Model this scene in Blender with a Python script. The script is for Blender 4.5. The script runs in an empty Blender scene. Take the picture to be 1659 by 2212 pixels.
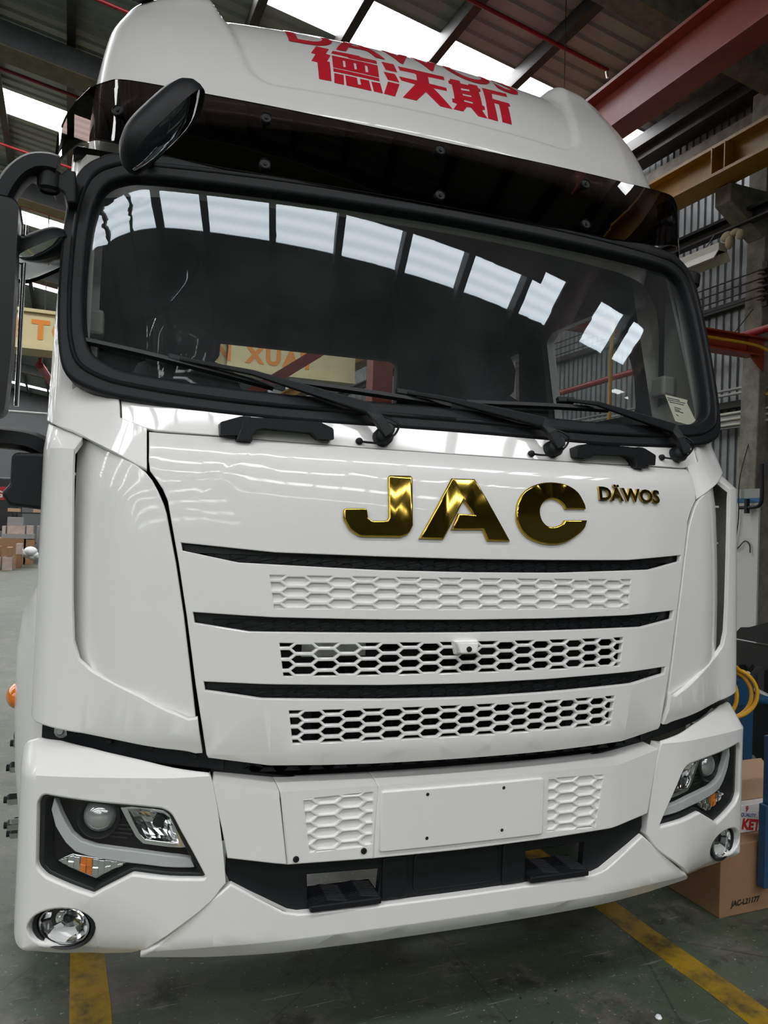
import bpy, bmesh, math, random
from mathutils import Vector, Matrix

random.seed(7)
S = bpy.context.scene
COL = S.collection
R_ = math.radians

# ------------------------------------------------------------------ camera, sky, exposure
cam_d = bpy.data.cameras.new('camera')
cam_d.sensor_fit = 'HORIZONTAL'
cam_d.sensor_width = 36.0
cam_d.lens = 36.0 * 1661.0 / 1659.0
cam_d.clip_start = 0.02
cam = bpy.data.objects.new('camera', cam_d)
COL.objects.link(cam)
CAM = Vector((-1.03026, -2.13609, 1.60))
RIGHT = Vector((0.94462, -0.32628, 0.03506))
DOWN = Vector((0.03884, 0.00507, -0.99923))
FWD = Vector((0.32585, 0.94526, 0.01747))
cam.matrix_world = Matrix(((RIGHT.x, -DOWN.x, -FWD.x, CAM.x), (RIGHT.y, -DOWN.y, -FWD.y, CAM.y),
                           (RIGHT.z, -DOWN.z, -FWD.z, CAM.z), (0, 0, 0, 1)))
S.camera = cam

W = bpy.data.worlds.new('overcast_sky')
S.world = W
W.use_nodes = True
W.node_tree.nodes['Background'].inputs['Color'].default_value = (0.86, 0.93, 1.0, 1)
W.node_tree.nodes['Background'].inputs['Strength'].default_value = 3.0
SKYLIGHT = 16.5                      # daylight coming through the translucent roof sheets
S.view_settings.view_transform = 'Standard'
S.view_settings.look = 'None'
S.view_settings.gamma = 1.0
S.view_settings.use_curve_mapping = False
S.view_settings.exposure = 0.0
S.cycles.use_adaptive_sampling = True
S.cycles.adaptive_threshold = .09
S.cycles.adaptive_min_samples = 16
S.cycles.use_denoising = True
S.cycles.max_bounces = 6
S.cycles.diffuse_bounces = 3
S.cycles.glossy_bounces = 4
S.cycles.transmission_bounces = 4
S.cycles.transparent_max_bounces = 8
S.cycles.caustics_reflective = False
S.cycles.caustics_refractive = False

# ------------------------------------------------------------------ helpers
def lerp_tab(t, x):
    if x <= t[0][0]: return t[0][1]
    for (a, b), (c, d) in zip(t, t[1:]):
        if x <= c: return b + (d - b) * (x - a) / (c - a)
    return t[-1][1]

def frange(a, b, n): return [a + (b - a) * i / n for i in range(n + 1)]

def crom(pts, n=6):
    """Catmull-Rom through points (tuples), n steps per span."""
    P = [Vector(p) for p in pts]
    out = []
    for i in range(len(P) - 1):
        a = P[i - 1] if i else P[0] * 2 - P[1]
        b, c = P[i], P[i + 1]
        d = P[i + 2] if i + 2 < len(P) else P[-1] * 2 - P[-2]
        for k in range(n):
            t = k / n
            out.append(0.5 * ((2 * b) + (c - a) * t + (2 * a - 5 * b + 4 * c - d) * t * t + (3 * b - a - 3 * c + d) * t ** 3))
    out.append(P[-1])
    return out

def fillet(poly, rad, n=5):
    """Round the corners of a 2-D polygon; rad is one number or one per corner."""
    N = len(poly); out = []
    for i in range(N):
        r = rad if isinstance(rad, (int, float)) else rad[i]
        p = Vector(poly[i]); a = Vector(poly[i - 1]) - p; b = Vector(poly[(i + 1) % N]) - p
        if r <= 0: out.append(tuple(p)); continue
        la, lb = a.length, b.length; a.normalize(); b.normalize()
        ang = math.acos(max(-1, min(1, a.dot(b))))
        if ang > 3.05: out.append(tuple(p)); continue
        d = min(r / math.tan(ang / 2), la * .48, lb * .48); rr = d * math.tan(ang / 2)
        c = p + (a + b).normalized() * (rr / math.sin(ang / 2))
        s, e = p + a * d - c, p + b * d - c
        t0 = math.atan2(s.y, s.x); t1 = math.atan2(e.y, e.x); dt = (t1 - t0 + math.pi) % (2 * math.pi) - math.pi
        for k in range(n + 1):
            t = t0 + dt * k / n; out.append((c.x + rr * math.cos(t), c.y + rr * math.sin(t)))
    return out

def clip_poly(poly, clip):
    """Sutherland-Hodgman; clip is convex and counter-clockwise."""
    out = list(poly)
    for i in range(len(clip)):
        a, b = clip[i], clip[(i + 1) % len(clip)]
        side = lambda p: (b[0] - a[0]) * (p[1] - a[1]) - (b[1] - a[1]) * (p[0] - a[0])
        src, out = out, []
        for j in range(len(src)):
            p, q = src[j], src[(j + 1) % len(src)]; sp, sq = side(p), side(q)
            if sp >= 0: out.append(p)
            if (sp > 0 > sq) or (sp < 0 < sq):
                t = sp / (sp - sq); out.append((p[0] + (q[0] - p[0]) * t, p[1] + (q[1] - p[1]) * t))
        if len(out) < 3: return []
    res = []
    for p in out:
        if not res or (abs(p[0] - res[-1][0]) + abs(p[1] - res[-1][1])) > 1e-4: res.append(p)
    return res if len(res) > 2 else []

def area(poly): return sum(p[0] * q[1] - q[0] * p[1] for p, q in zip(poly, poly[1:] + poly[:1])) / 2

ORG = {}
def root_of(o):
    while o.parent: o = o.parent
    return o

def finish(me, name, mat, parent=None, smooth=None, label=None, bev=None, flipx=False):
    if flipx:
        for v in me.vertices: v.co.x = -v.co.x
        me.flip_normals()
    if parent and root_of(parent).name in ORG:
        g = ORG[root_of(parent).name]
        for v in me.vertices: v.co -= g
    if smooth:
        for p in me.polygons: p.use_smooth = True
        me.set_sharp_from_angle(angle=R_(smooth))
    o = bpy.data.objects.new(name, me)
    COL.objects.link(o)
    if mat: me.materials.append(mat)
    if parent: o.parent = parent
    if label: o['label'] = label
    if bev:
        m = o.modifiers.new('bevel', 'BEVEL'); m.width = bev; m.segments = 2; m.limit_method = 'ANGLE'; m.angle_limit = R_(40)
        m.harden_normals = False
    return o

class MB:
    """Collects shapes into one mesh."""
    def __init__(s): s.v = []; s.f = []
    def add(s, vs, fs):
        k = len(s.v); s.v += [tuple(x) for x in vs]; s.f += [[i + k for i in f] for f in fs]; return s
    def box(s, x0, x1, y0, y1, z0, z1):
        vs = [(x, y, z) for z in (z0, z1) for y in (y0, y1) for x in (x0, x1)]
        return s.add(vs, [(0, 2, 3, 1), (4, 5, 7, 6), (0, 1, 5, 4), (2, 6, 7, 3), (0, 4, 6, 2), (1, 3, 7, 5)])
    def obox(s, c, a, b, d):
        c, a, b, d = map(Vector, (c, a, b, d))
        vs = [c + a * i + b * j + d * k for k in (-1, 1) for j in (-1, 1) for i in (-1, 1)]
        return s.add(vs, [(0, 2, 3, 1), (4, 5, 7, 6), (0, 1, 5, 4), (2, 6, 7, 3), (0, 4, 6, 2), (1, 3, 7, 5)])
    def beam(s, p, q, w, h, up=(0, 0, 1)):
        """Box from p to q, w wide and h high, centred on the line."""
        p, q = Vector(p), Vector(q); d = (q - p); L = d.length; d.normalize()
        a = d.cross(Vector(up)).normalized(); u = a.cross(d).normalized()
        return s.obox((p + q) / 2, d * (L / 2), a * (w / 2), u * (h / 2))
    def loft(s, rings, close=True, cap=True):
        n = len(rings[0]); k = len(s.v)
        for r in rings: s.v += [tuple(p) for p in r]
        for i in range(len(rings) - 1):
            for j in range(n if close else n - 1):
                a = k + i * n + j; b = k + i * n + (j + 1) % n
                s.f.append([a, b, b + n, a + n])
        if cap and close:
            s.f.append([k + j for j in range(n)][::-1]); s.f.append([k + (len(rings) - 1) * n + j for j in range(n)])
        return s
    def tube(s, pts, r, n=8, cap=True):
        P = [Vector(p) for p in pts]; rings = []; T0 = None
        for i, p in enumerate(P):
            t = (P[min(i + 1, len(P) - 1)] - P[max(i - 1, 0)]).normalized()
            if T0 is None:
                a = t.orthogonal().normalized()
            else:
                a = T0[1] - t * T0[1].dot(t); a.normalize()
            b = t.cross(a); T0 = (t, a)
            rr = r[i] if isinstance(r, (list, tuple)) else r
            rings.append([p + (a * math.cos(2 * math.pi * k / n) + b * math.sin(2 * math.pi * k / n)) * rr for k in range(n)])
        return s.loft(rings, True, cap)
    def lathe(s, prof, c, axis=(0, 0, 1), n=20, cap=True):
        """prof: (radius, distance along the axis)."""
        c = Vector(c); ax = Vector(axis).normalized(); a = ax.orthogonal().normalized(); b = ax.cross(a)
        rings = [[c + ax * h + (a * math.cos(2 * math.pi * k / n) + b * math.sin(2 * math.pi * k / n)) * max(r, 1e-5) for k in range(n)] for r, h in prof]
        return s.loft(rings, True, cap)
    def prism(s, poly, o, eu, ev, ew, depth):
        """2-D polygon in axes eu, ev at o, pushed along ew."""
        o, eu, ev, ew = map(Vector, (o, eu, ev, ew)); n = len(poly)
        a = [o + eu * u + ev * v for u, v in poly]; b = [p + ew * depth for p in a]
        k = len(s.v); s.v += [tuple(p) for p in a + b]
        s.f.append([k + i for i in range(n)][::-1]); s.f.append([k + n + i for i in range(n)])
        for i in range(n):
            j = (i + 1) % n; s.f.append([k + i, k + j, k + n + j, k + n + i])
        return s
    def grid(s, rows):
        n = len(rows[0]); k = len(s.v)
        for r in rows: s.v += [tuple(p) for p in r]
        for i in range(len(rows) - 1):
            for j in range(n - 1):
                a = k + i * n + j; s.f.append([a, a + 1, a + 1 + n, a + n])
        return s
    def ball(s, c, rx, ry, rz, n=16, m=10):
        c = Vector(c)
        rings = [[c + Vector((rx * math.sin(math.pi * i / m) * math.cos(2 * math.pi * k / n), ry * math.sin(math.pi * i / m) * math.sin(2 * math.pi * k / n), -rz * math.cos(math.pi * i / m))) for k in range(n)] for i in range(m + 1)]
        return s.loft(rings, True, False)
    def mesh(s, name):
        me = bpy.data.meshes.new(name); me.from_pydata(s.v, [], s.f); me.update(); return me
    def build(s, name, mat, parent=None, smooth=None, label=None, bev=None, flipx=False):
        me = s.mesh(name)
        if bev or smooth:
            bm = bmesh.new(); bm.from_mesh(me); bmesh.ops.remove_doubles(bm, verts=bm.verts, dist=1e-5)
            bmesh.ops.recalc_face_normals(bm, faces=bm.faces); bm.to_mesh(me); bm.free()
        return finish(me, name, mat, parent, smooth, label, bev, flipx)

def panel(name, outline, mapf, mat, parent=None, holes=(), th=.006, rim=.004, us=(), vs=(), cuts=(), smooth=35, flipx=False, label=None, steps=3, back=False):
    """A sheet cut from a 2-D outline (u, v) with holes, laid on the surface mapf(u, v), with rounded edges and thickness."""
    bm = bmesh.new(); edges = []
    for lp in [outline] + list(holes):
        vs_ = [bm.verts.new((p[0], p[1], 0)) for p in lp]
        for a, b in zip(vs_, vs_[1:] + vs_[:1]): edges.append(bm.edges.new((a, b)))
    bmesh.ops.triangle_fill(bm, use_beauty=True, use_dissolve=False, edges=edges)
    for f in [f for f in bm.faces if f.calc_area() < 1e-9]: pass
    def cut(co, no):
        bmesh.ops.bisect_plane(bm, geom=bm.verts[:] + bm.edges[:] + bm.faces[:], dist=1e-5, plane_co=co, plane_no=no)
    for u in us: cut((u, 0, 0), (1, 0, 0))
    for v in vs: cut((0, v, 0), (0, 1, 0))
    for (a, b) in cuts:
        d = Vector((b[0] - a[0], b[1] - a[1])); cut((a[0], a[1], 0), (d.y, -d.x, 0))
    bm.normal_update()
    for f in bm.faces:
        if f.normal.z < 0: f.normal_flip()
    bm.verts.index_update()
    e = 1e-3
    def P(u, v): return Vector(mapf(u, v))
    def Nrm(u, v):
        n = (P(u + e, v) - P(u - e, v)).cross(P(u, v + e) - P(u, v - e))
        return n.normalized() if n.length > 1e-12 else Vector((0, -1, 0))
    V = [P(v.co.x, v.co.y) for v in bm.verts]
    F = [[l.vert.index for l in f.loops] for f in bm.faces]
    nb = {}
    be = []
    for ed in bm.edges:
        if len(ed.link_faces) == 1:
            l = ed.link_loops[0]; a, b = l.vert, l.link_loop_next.vert
            d = (b.co - a.co).to_2d()
            if d.length < 1e-9: continue
            d.normalize(); n = Vector((d.y, -d.x))
            be.append((a.index, b.index))
            for v in (a, b): nb.setdefault(v.index, []).append(n)
    uv = {v.index: v.co.to_2d() for v in bm.verts}
    bm.free()
    rows = {}
    for i, ns in nb.items():
        n = sum(ns, Vector((0, 0)))
        if n.length < 1e-6: n = ns[0].copy()
        n.normalize(); c = max(.5, n.dot(ns[0])); n = n / c
        N = Nrm(*uv[i]); ids = [i]
        for k in range(1, steps + 1):
            a = math.pi / 2 * k / steps; q = uv[i] + n * (rim * math.sin(a))
            V.append(P(q.x, q.y) - N * (rim * (1 - math.cos(a)))); ids.append(len(V) - 1)
        q = uv[i] + n * rim
        V.append(P(q.x, q.y) - N * max(th, rim + .001)); ids.append(len(V) - 1)
        rows[i] = ids
    for a, b in be:
        ra, rb = rows[a], rows[b]
        for k in range(len(ra) - 1): F.append([rb[k], ra[k], ra[k + 1], rb[k + 1]])
    me = bpy.data.meshes.new(name); me.from_pydata([tuple(p) for p in V], [], F); me.update()
    o = finish(me, name, mat, parent, smooth, label, None, flipx)
    if smooth:
        keys = {(min(a, b), max(a, b)) for a, b in be}
        for ed in me.edges:
            if (min(ed.vertices), max(ed.vertices)) in keys: ed.use_edge_sharp = True
    return o

def tag(o, label, cat, group=None, kind=None):
    if label: o['label'] = label
    if cat: o['category'] = cat
    if group: o['group'] = group
    if kind: o['kind'] = kind
    return o

def thing(name, label, cat, loc=(0, 0, 0), group=None):
    o = bpy.data.objects.new(name, None); COL.objects.link(o); o.location = loc; o.empty_display_size = .1
    ORG[o.name] = Vector(loc)
    return tag(o, label, cat, group)

# the hall stands at a small angle to the truck: xb across, yb along the hall
ANG = R_(3.3056)
BR = Matrix.Rotation(ANG, 4, 'Z')
def bw(x, y, z): return BR @ Vector((x, y, z))
def bthing(name, label, cat, loc=(0, 0, 0), group=None):
    """A thing whose parts are given in hall coordinates."""
    o = thing(name, label, cat, bw(*loc), group); o.rotation_euler.z = ANG; ORG[o.name] = Vector(loc); return o
def bsolo(mb, name, m, label, cat, group=None, smooth=None, bev=None):
    o = mb.build(name, m, None, smooth, None, bev); o.rotation_euler.z = ANG; return tag(o, label, cat, group)
def bstruct(mb, name, m, smooth=None):
    o = mb.build(name, m, None, smooth); o.rotation_euler.z = ANG; o['kind'] = 'structure'; return o

def text_mesh(body, size, bold=0.0, res=3):
    """Flat outline letters -> (verts, faces) in 2-D, centred on x, baseline 0."""
    cu = bpy.data.curves.new('letters', 'FONT'); cu.body = body; cu.size = size; cu.offset = bold; cu.resolution_u = res; cu.align_x = 'CENTER'
    ob = bpy.data.objects.new('letters', cu); COL.objects.link(ob)
    dg = bpy.context.evaluated_depsgraph_get(); ev = ob.evaluated_get(dg); me = ev.to_mesh()
    vs = [(v.co.x, v.co.y) for v in me.vertices]; fs = [list(p.vertices) for p in me.polygons]
    ev.to_mesh_clear(); bpy.data.objects.remove(ob); bpy.data.curves.remove(cu)
    return vs, fs

def letters(body, size, org, eu, ev, off=.002, bold=0.0):
    vs, fs = text_mesh(body, size, bold); org, eu, ev = Vector(org), Vector(eu), Vector(ev); n = eu.cross(ev).normalized()
    return MB().add([org + eu * a + ev * b + n * off for a, b in vs], fs)

# ------------------------------------------------------------------ materials
def mat(name, col, rough=.5, metal=0.0, coat=0.0, coat_rough=.03, spec=.5, noise=None, bump=None, emit=None, trans=0.0, alpha=None):
    """noise = (scale, second colour, low, high[, detail]) ; bump = (scale, strength)"""
    m = bpy.data.materials.new(name); m.use_nodes = True
    nt = m.node_tree; b = nt.nodes['Principled BSDF']
    b.inputs['Base Color'].default_value = (*col, 1); b.inputs['Roughness'].default_value = rough; b.inputs['Metallic'].default_value = metal
    b.inputs['Coat Weight'].default_value = coat; b.inputs['Coat Roughness'].default_value = coat_rough; b.inputs['Specular IOR Level'].default_value = spec
    if trans: b.inputs['Transmission Weight'].default_value = trans
    if noise or bump:
        tc = nt.nodes.new('ShaderNodeTexCoord')
    if noise:
        n = nt.nodes.new('ShaderNodeTexNoise'); n.inputs['Scale'].default_value = noise[0]; n.inputs['Detail'].default_value = noise[4] if len(noise) > 4 else 6
        n.inputs['Roughness'].default_value = .65
        r = nt.nodes.new('ShaderNodeValToRGB'); r.color_ramp.elements[0].position = noise[2]; r.color_ramp.elements[1].position = noise[3]
        r.color_ramp.elements[0].color = (*noise[1], 1); r.color_ramp.elements[1].color = (*col, 1)
        nt.links.new(tc.outputs['Object'], n.inputs['Vector']); nt.links.new(n.outputs['Fac'], r.inputs['Fac']); nt.links.new(r.outputs['Color'], b.inputs['Base Color'])
    if bump:
        n2 = nt.nodes.new('ShaderNodeTexNoise'); n2.inputs['Scale'].default_value = bump[0]; n2.inputs['Detail'].default_value = 3
        bp = nt.nodes.new('ShaderNodeBump'); bp.inputs['Strength'].default_value = bump[1]; bp.inputs['Distance'].default_value = .002
        nt.links.new(tc.outputs['Object'], n2.inputs['Vector']); nt.links.new(n2.outputs['Fac'], bp.inputs['Height']); nt.links.new(bp.outputs['Normal'], b.inputs['Normal'])
    if emit:
        b.inputs['Emission Color'].default_value = (*emit[:3], 1); b.inputs['Emission Strength'].default_value = emit[3]
    return m

def glass(name, tint, ior=1.5, rough=0.0, gloss=(1, 1, 1), dust_haze=0.0):
    """Thin sheet: tinted see-through mixed with a mirror reflection by Fresnel."""
    m = bpy.data.materials.new(name); m.use_nodes = True; nt = m.node_tree
    nt.nodes.remove(nt.nodes['Principled BSDF']); out = nt.nodes['Material Output']
    t = nt.nodes.new('ShaderNodeBsdfTransparent'); t.inputs['Color'].default_value = (*tint, 1)
    g = nt.nodes.new('ShaderNodeBsdfGlossy'); g.inputs['Roughness'].default_value = rough; g.inputs['Color'].default_value = (*gloss, 1)
    f0 = ((ior - 1) / (ior + 1)) ** 2 * 1.0          # both faces of the sheet reflect
    lw = nt.nodes.new('ShaderNodeLayerWeight'); lw.inputs['Blend'].default_value = .5
    pw = nt.nodes.new('ShaderNodeMath'); pw.operation = 'POWER'; pw.inputs[1].default_value = 4.2
    ma = nt.nodes.new('ShaderNodeMath'); ma.operation = 'MULTIPLY_ADD'; ma.inputs[1].default_value = 1 - f0; ma.inputs[2].default_value = f0
    nt.links.new(lw.outputs['Facing'], pw.inputs[0]); nt.links.new(pw.outputs[0], ma.inputs[0])
    mx = nt.nodes.new('ShaderNodeMixShader')
    nt.links.new(ma.outputs[0], mx.inputs['Fac']); nt.links.new(t.outputs['BSDF'], mx.inputs[1]); nt.links.new(g.outputs['BSDF'], mx.inputs[2])
    if dust_haze:                                          # dusty film; its pale veil also paints in haze of reflected ceiling light
        df = nt.nodes.new('ShaderNodeBsdfDiffuse'); df.inputs['Color'].default_value = (.62, .64, .68, 1)
        tc = nt.nodes.new('ShaderNodeTexCoord'); nz = nt.nodes.new('ShaderNodeTexNoise'); nz.inputs['Scale'].default_value = 3.5; nz.inputs['Detail'].default_value = 8
        mr = nt.nodes.new('ShaderNodeMapRange'); mr.inputs['From Min'].default_value = .3; mr.inputs['From Max'].default_value = .75; mr.inputs['To Min'].default_value = dust_haze * .55; mr.inputs['To Max'].default_value = dust_haze * 1.5
        m2 = nt.nodes.new('ShaderNodeMixShader')
        nt.links.new(tc.outputs['Object'], nz.inputs['Vector']); nt.links.new(nz.outputs['Fac'], mr.inputs['Value']); nt.links.new(mr.outputs['Result'], m2.inputs['Fac'])
        nt.links.new(mx.outputs['Shader'], m2.inputs[1]); nt.links.new(df.outputs['BSDF'], m2.inputs[2]); nt.links.new(m2.outputs['Shader'], out.inputs['Surface'])
        return m
    nt.links.new(mx.outputs['Shader'], out.inputs['Surface'])
    return m

M = {}
M['white'] = mat('white_paint', (.80, .795, .78), .35, coat=.7, coat_rough=.04)
M['black'] = mat('black_plastic', (.009, .010, .012), .48, spec=.28, bump=(350, .25))
M['black_s'] = mat('satin_black_plastic', (.012, .013, .015), .38, spec=.35)
M['dark'] = mat('dark_cavity', (.006, .006, .007), .8)
M['rubber'] = mat('black_rubber', (.009, .010, .012), .5, spec=.25)
M['glass'] = glass('windscreen_glass', (.76, .79, .79), 1.5, gloss=(.84, .93, 1.0), dust_haze=.03)
M['sideglass'] = glass('side_glass', (.82, .86, .85), 1.5)
M['visor'] = glass('tinted_acrylic', (.030, .022, .020), 1.55)
M['lens'] = glass('clear_lens', (.93, .94, .94), 1.4)
M['gold'] = mat('gold_plating', (.62, .42, .07), .08, metal=1.0)
M['chrome'] = mat('chrome', (.82, .83, .84), .10, metal=1.0)
M['mirror'] = mat('mirror_glass', (.85, .87, .88), .02, metal=1.0)
M['steel'] = mat('zinc_steel', (.55, .56, .56), .3, metal=1.0)
M['red_vinyl'] = mat('red_vinyl', (.62, .010, .030), .30, coat=.4)
M['amber'] = mat('amber_plastic', (.75, .20, .012), .12, coat=.8, spec=.6)
M['milky'] = mat('milky_light_guide', (.55, .57, .57), .35, bump=(900, .4))
M['beige'] = mat('beige_trim', (.36, .345, .31), .6)
M['charcoal'] = mat('charcoal_fabric', (.03, .031, .034), .85, bump=(500, .3))
M['paper'] = mat('cream_paper', (.88, .84, .64), .7)
M['ink'] = mat('grey_ink', (.08, .08, .08), .7)
# ------------------------------------------------------------------ the hall
XW, ZE, SL = 5.35, 6.5, .16          # right wall, eave height, roof slope
XR = -8.5                            # ridge
Y0, Y1 = -40.0, 42.0
def roof_z(x): return ZE + SL * (XW - x) if x > XR else ZE + SL * (XW - XR) - SL * (XR - x)

def floor_material():
    m = bpy.data.materials.new('worn_green_floor'); m.use_nodes = True; nt = m.node_tree; N = nt.nodes; L = nt.links
    b = N['Principled BSDF']; tc = N.new('ShaderNodeTexCoord')
    def noise(sc, det=8, ro=.65):
        n = N.new('ShaderNodeTexNoise'); n.inputs['Scale'].default_value = sc; n.inputs['Detail'].default_value = det; n.inputs['Roughness'].default_value = ro
        L.new(tc.outputs['Object'], n.inputs['Vector']); return n.outputs['Fac']
    def ramp(f, stops):
        r = N.new('ShaderNodeValToRGB'); e = r.color_ramp.elements
        e[0].position, e[0].color = stops[0][0], (*stops[0][1], 1); e[1].position, e[1].color = stops[-1][0], (*stops[-1][1], 1)
        for p, c in stops[1:-1]: x = e.new(p); x.color = (*c, 1)
        L.new(f, r.inputs['Fac']); return r.outputs['Color']
    def mix(f, a, c):
        x = N.new('ShaderNodeMix'); x.data_type = 'RGBA'; L.new(f, x.inputs['Factor']); L.new(a, x.inputs['A'])
        if isinstance(c, tuple): x.inputs['B'].default_value = (*c, 1)
        else: L.new(c, x.inputs['B'])
        return x.outputs['Result']
    paint = ramp(noise(1.3), [(.3, (.045, .062, .038)), (.5, (.064, .085, .052)), (.7, (.095, .112, .075))])
    bare = ramp(noise(7), [(.3, (.05, .047, .040)), (.7, (.145, .138, .118))])
    worn = ramp(noise(2.6, 12, .75), [(.51, (0, 0, 0)), (.56, (1, 1, 1))])
    c = mix(worn, paint, bare)
    grime = ramp(noise(5.5, 10, .7), [(.53, (0, 0, 0)), (.62, (.9, .9, .9))])
    c = mix(grime, c, (.035, .04, .033))
    vor = N.new('ShaderNodeTexVoronoi'); vor.feature = 'DISTANCE_TO_EDGE'; vor.inputs['Scale'].default_value = .9
    L.new(tc.outputs['Object'], vor.inputs['Vector'])
    crack = ramp(vor.outputs['Distance'], [(.0, (.6, .6, .6)), (.003, (0, 0, 0))])
    c = mix(crack, c, (.02, .022, .02))
    fleck = ramp(noise(60, 4, .6), [(.645, (0, 0, 0)), (.69, (.7, .7, .7))])
    c = mix(fleck, c, (.36, .36, .32))
    spot = ramp(noise(34, 3, .5), [(.70, (0, 0, 0)), (.72, (.9, .9, .9))])
    c = mix(spot, c, (.012, .013, .012))
    for ang, sx in ((.5, 3.0), (-.9, 2.4), (1.9, 3.6)):          # scuffs and drag marks
        mp = N.new('ShaderNodeMapping'); mp.inputs['Rotation'].default_value = (0, 0, ang); mp.inputs['Scale'].default_value = (sx, sx * 14, 1)
        L.new(tc.outputs['Object'], mp.inputs['Vector'])
        n = N.new('ShaderNodeTexNoise'); n.inputs['Scale'].default_value = 1.2; n.inputs['Detail'].default_value = 5; L.new(mp.outputs['Vector'], n.inputs['Vector'])
        c = mix(ramp(n.outputs['Fac'], [(.68, (0, 0, 0)), (.73, (.45, .45, .45))]), c, (.30, .30, .27))
    L.new(c, b.inputs['Base Color'])
    b.inputs['Roughness'].default_value = .42
    bp = N.new('ShaderNodeBump'); bp.inputs['Strength'].default_value = .25; bp.inputs['Distance'].default_value = .004
    L.new(noise(18, 8), bp.inputs['Height']); L.new(bp.outputs['Normal'], b.inputs['Normal'])
    return m

M['floor'] = floor_material()
M['yellow_line'] = mat('worn_yellow_paint', (.31, .19, .010), .5, noise=(9, (.09, .065, .02), .36, .56, 10))
M['roof'] = mat('galvanised_roof_sheet', (.40, .425, .45), .5, metal=.1, noise=(3, (.32, .34, .36), .35, .7))
M['wallsheet'] = mat('galvanised_wall_sheet', (.34, .355, .37), .4, metal=.35, noise=(4, (.24, .25, .26), .35, .7))
M['purlin'] = mat('dull_brown_steel', (.034, .029, .027), .55, noise=(6, (.022, .02, .019), .35, .65))
M['rafter'] = mat('blue_grey_steel', (.075, .085, .095), .5, noise=(5, (.05, .055, .06), .35, .65))
M['flange'] = mat('rusty_flange', (.20, .155, .10), .6, noise=(6, (.12, .10, .07), .35, .65))
M['concrete'] = mat('stained_concrete', (.27, .245, .21), .8, noise=(8, (.16, .142, .12), .36, .62, 10), bump=(40, .3))
M['shadewall'] = mat('unlit_annex_shade', (.05, .05, .052), .7)  # dark tone paints in the shade of the unlit bay past the column
M['backwall'] = mat('far_wall', (.10, .105, .11), .7)
M['red'] = mat('red_enamel', (.33, .015, .022), .35)
M['redsteel'] = mat('red_primer_steel', (.42, .085, .058), .42, noise=(2.5, (.34, .05, .04), .35, .65))
M['orange'] = mat('orange_red_steel', (.36, .055, .022), .4)
M['crane'] = mat('ochre_crane_paint', (.45, .24, .03), .45, noise=(4, (.33, .17, .025), .35, .65))
M['cream'] = mat('cream_crane_paint', (.62, .53, .30), .45)
M['orangetext'] = mat('orange_letters', (.72, .24, .03), .5)
sk = bpy.data.materials.new('translucent_skylight_sheet'); sk.use_nodes = True
nt = sk.node_tree; nt.nodes.remove(nt.nodes['Principled BSDF'])
em = nt.nodes.new('ShaderNodeEmission'); em.inputs['Strength'].default_value = SKYLIGHT
tc = nt.nodes.new('ShaderNodeTexCoord'); wv = nt.nodes.new('ShaderNodeTexWave'); wv.bands_direction = 'Y'; wv.inputs['Scale'].default_value = 1.6; wv.inputs['Distortion'].default_value = .6
rp = nt.nodes.new('ShaderNodeValToRGB'); rp.color_ramp.elements[0].color = (.78, .80, .82, 1); rp.color_ramp.elements[1].color = (1, 1, .985, 1)
nt.links.new(tc.outputs['Object'], wv.inputs['Vector']); nt.links.new(wv.outputs['Fac'], rp.inputs['Fac']); nt.links.new(rp.outputs['Color'], em.inputs['Color'])
nt.links.new(em.outputs['Emission'], nt.nodes['Material Output'].inputs['Surface'])
M['skylight'] = sk

floor = bstruct(MB().box(-22, 9, Y0 - 3, Y1, -.2, 0), 'floor', M['floor'])
for x0, x1 in ((-1.085, -.962), (.99, 1.112)):
    rows = [[(x0 + random.uniform(-.004, .004), y, .0012), (x1 + random.uniform(-.004, .004), y, .0012)] for y in frange(-4, 14, 90)]
    MB().grid(rows).build('painted_line', M['yellow_line'], floor)

# roof: ribbed sheets between translucent skylight bands, on purlins and rafters
ceil = bpy.data.objects.new('ceiling', None); COL.objects.link(ceil); ceil.rotation_euler.z = ANG; ceil['kind'] = 'structure'
BANDS = [5.42 + 4.85 * k + (.55 if k < -1 else 0) for k in range(-9, 8) if k != -1]  # unseen rows far behind the camera added for low frontal light
BW = .76
def ribbed(y0, y1, xa, xb_, pitch=.21, h=.028):
    ys = []; y = y0
    while y < y1 - .02:
        for d, z in ((0, 0), (pitch * .58, 0), (pitch * .70, h), (pitch * .88, h)):
            if y + d < y1: ys.append((y + d, z))
        y += pitch
    ys.append((y1, 0))
    return [[(x, yy, roof_z(x) + zz) for x in (xa, xb_)] for yy, zz in ys]
edges = [Y0] + [e for b in BANDS for e in (b, b + BW)] + [Y1]
for i in range(0, len(edges) - 1, 2):
    a, b = edges[i], edges[i + 1]
    if b - a < .1: continue
    MB().grid(ribbed(a, b, XW + .4, XR)).build('roof_sheet', M['roof'], ceil)
    MB().grid(ribbed(a, b, XR, -22)).build('roof_sheet', M['roof'], ceil)
for b in BANDS:
    for xa, xb_ in ((XW + .4, XR), (XR, -22)): MB().add([(xa, b, roof_z(xa) + .01), (xa, b + BW, roof_z(xa) + .01), (xb_, b + BW, roof_z(xb_) + .01), (xb_, b, roof_z(xb_) + .01)], [(0, 1, 2, 3)]).build('skylight_sheet', M['skylight'], ceil)
k = 0
x = 5.24
while x > XR + .3:
    z = roof_z(x) - .085
    mb = MB().box(x - .03, x + .03, Y0, Y1, z - .075, z + .08).box(x - .03, x + .07, Y0, Y1, z - .085, z - .07)
    mb.build('purlin', M['purlin'], ceil)
    x -= .943
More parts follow.
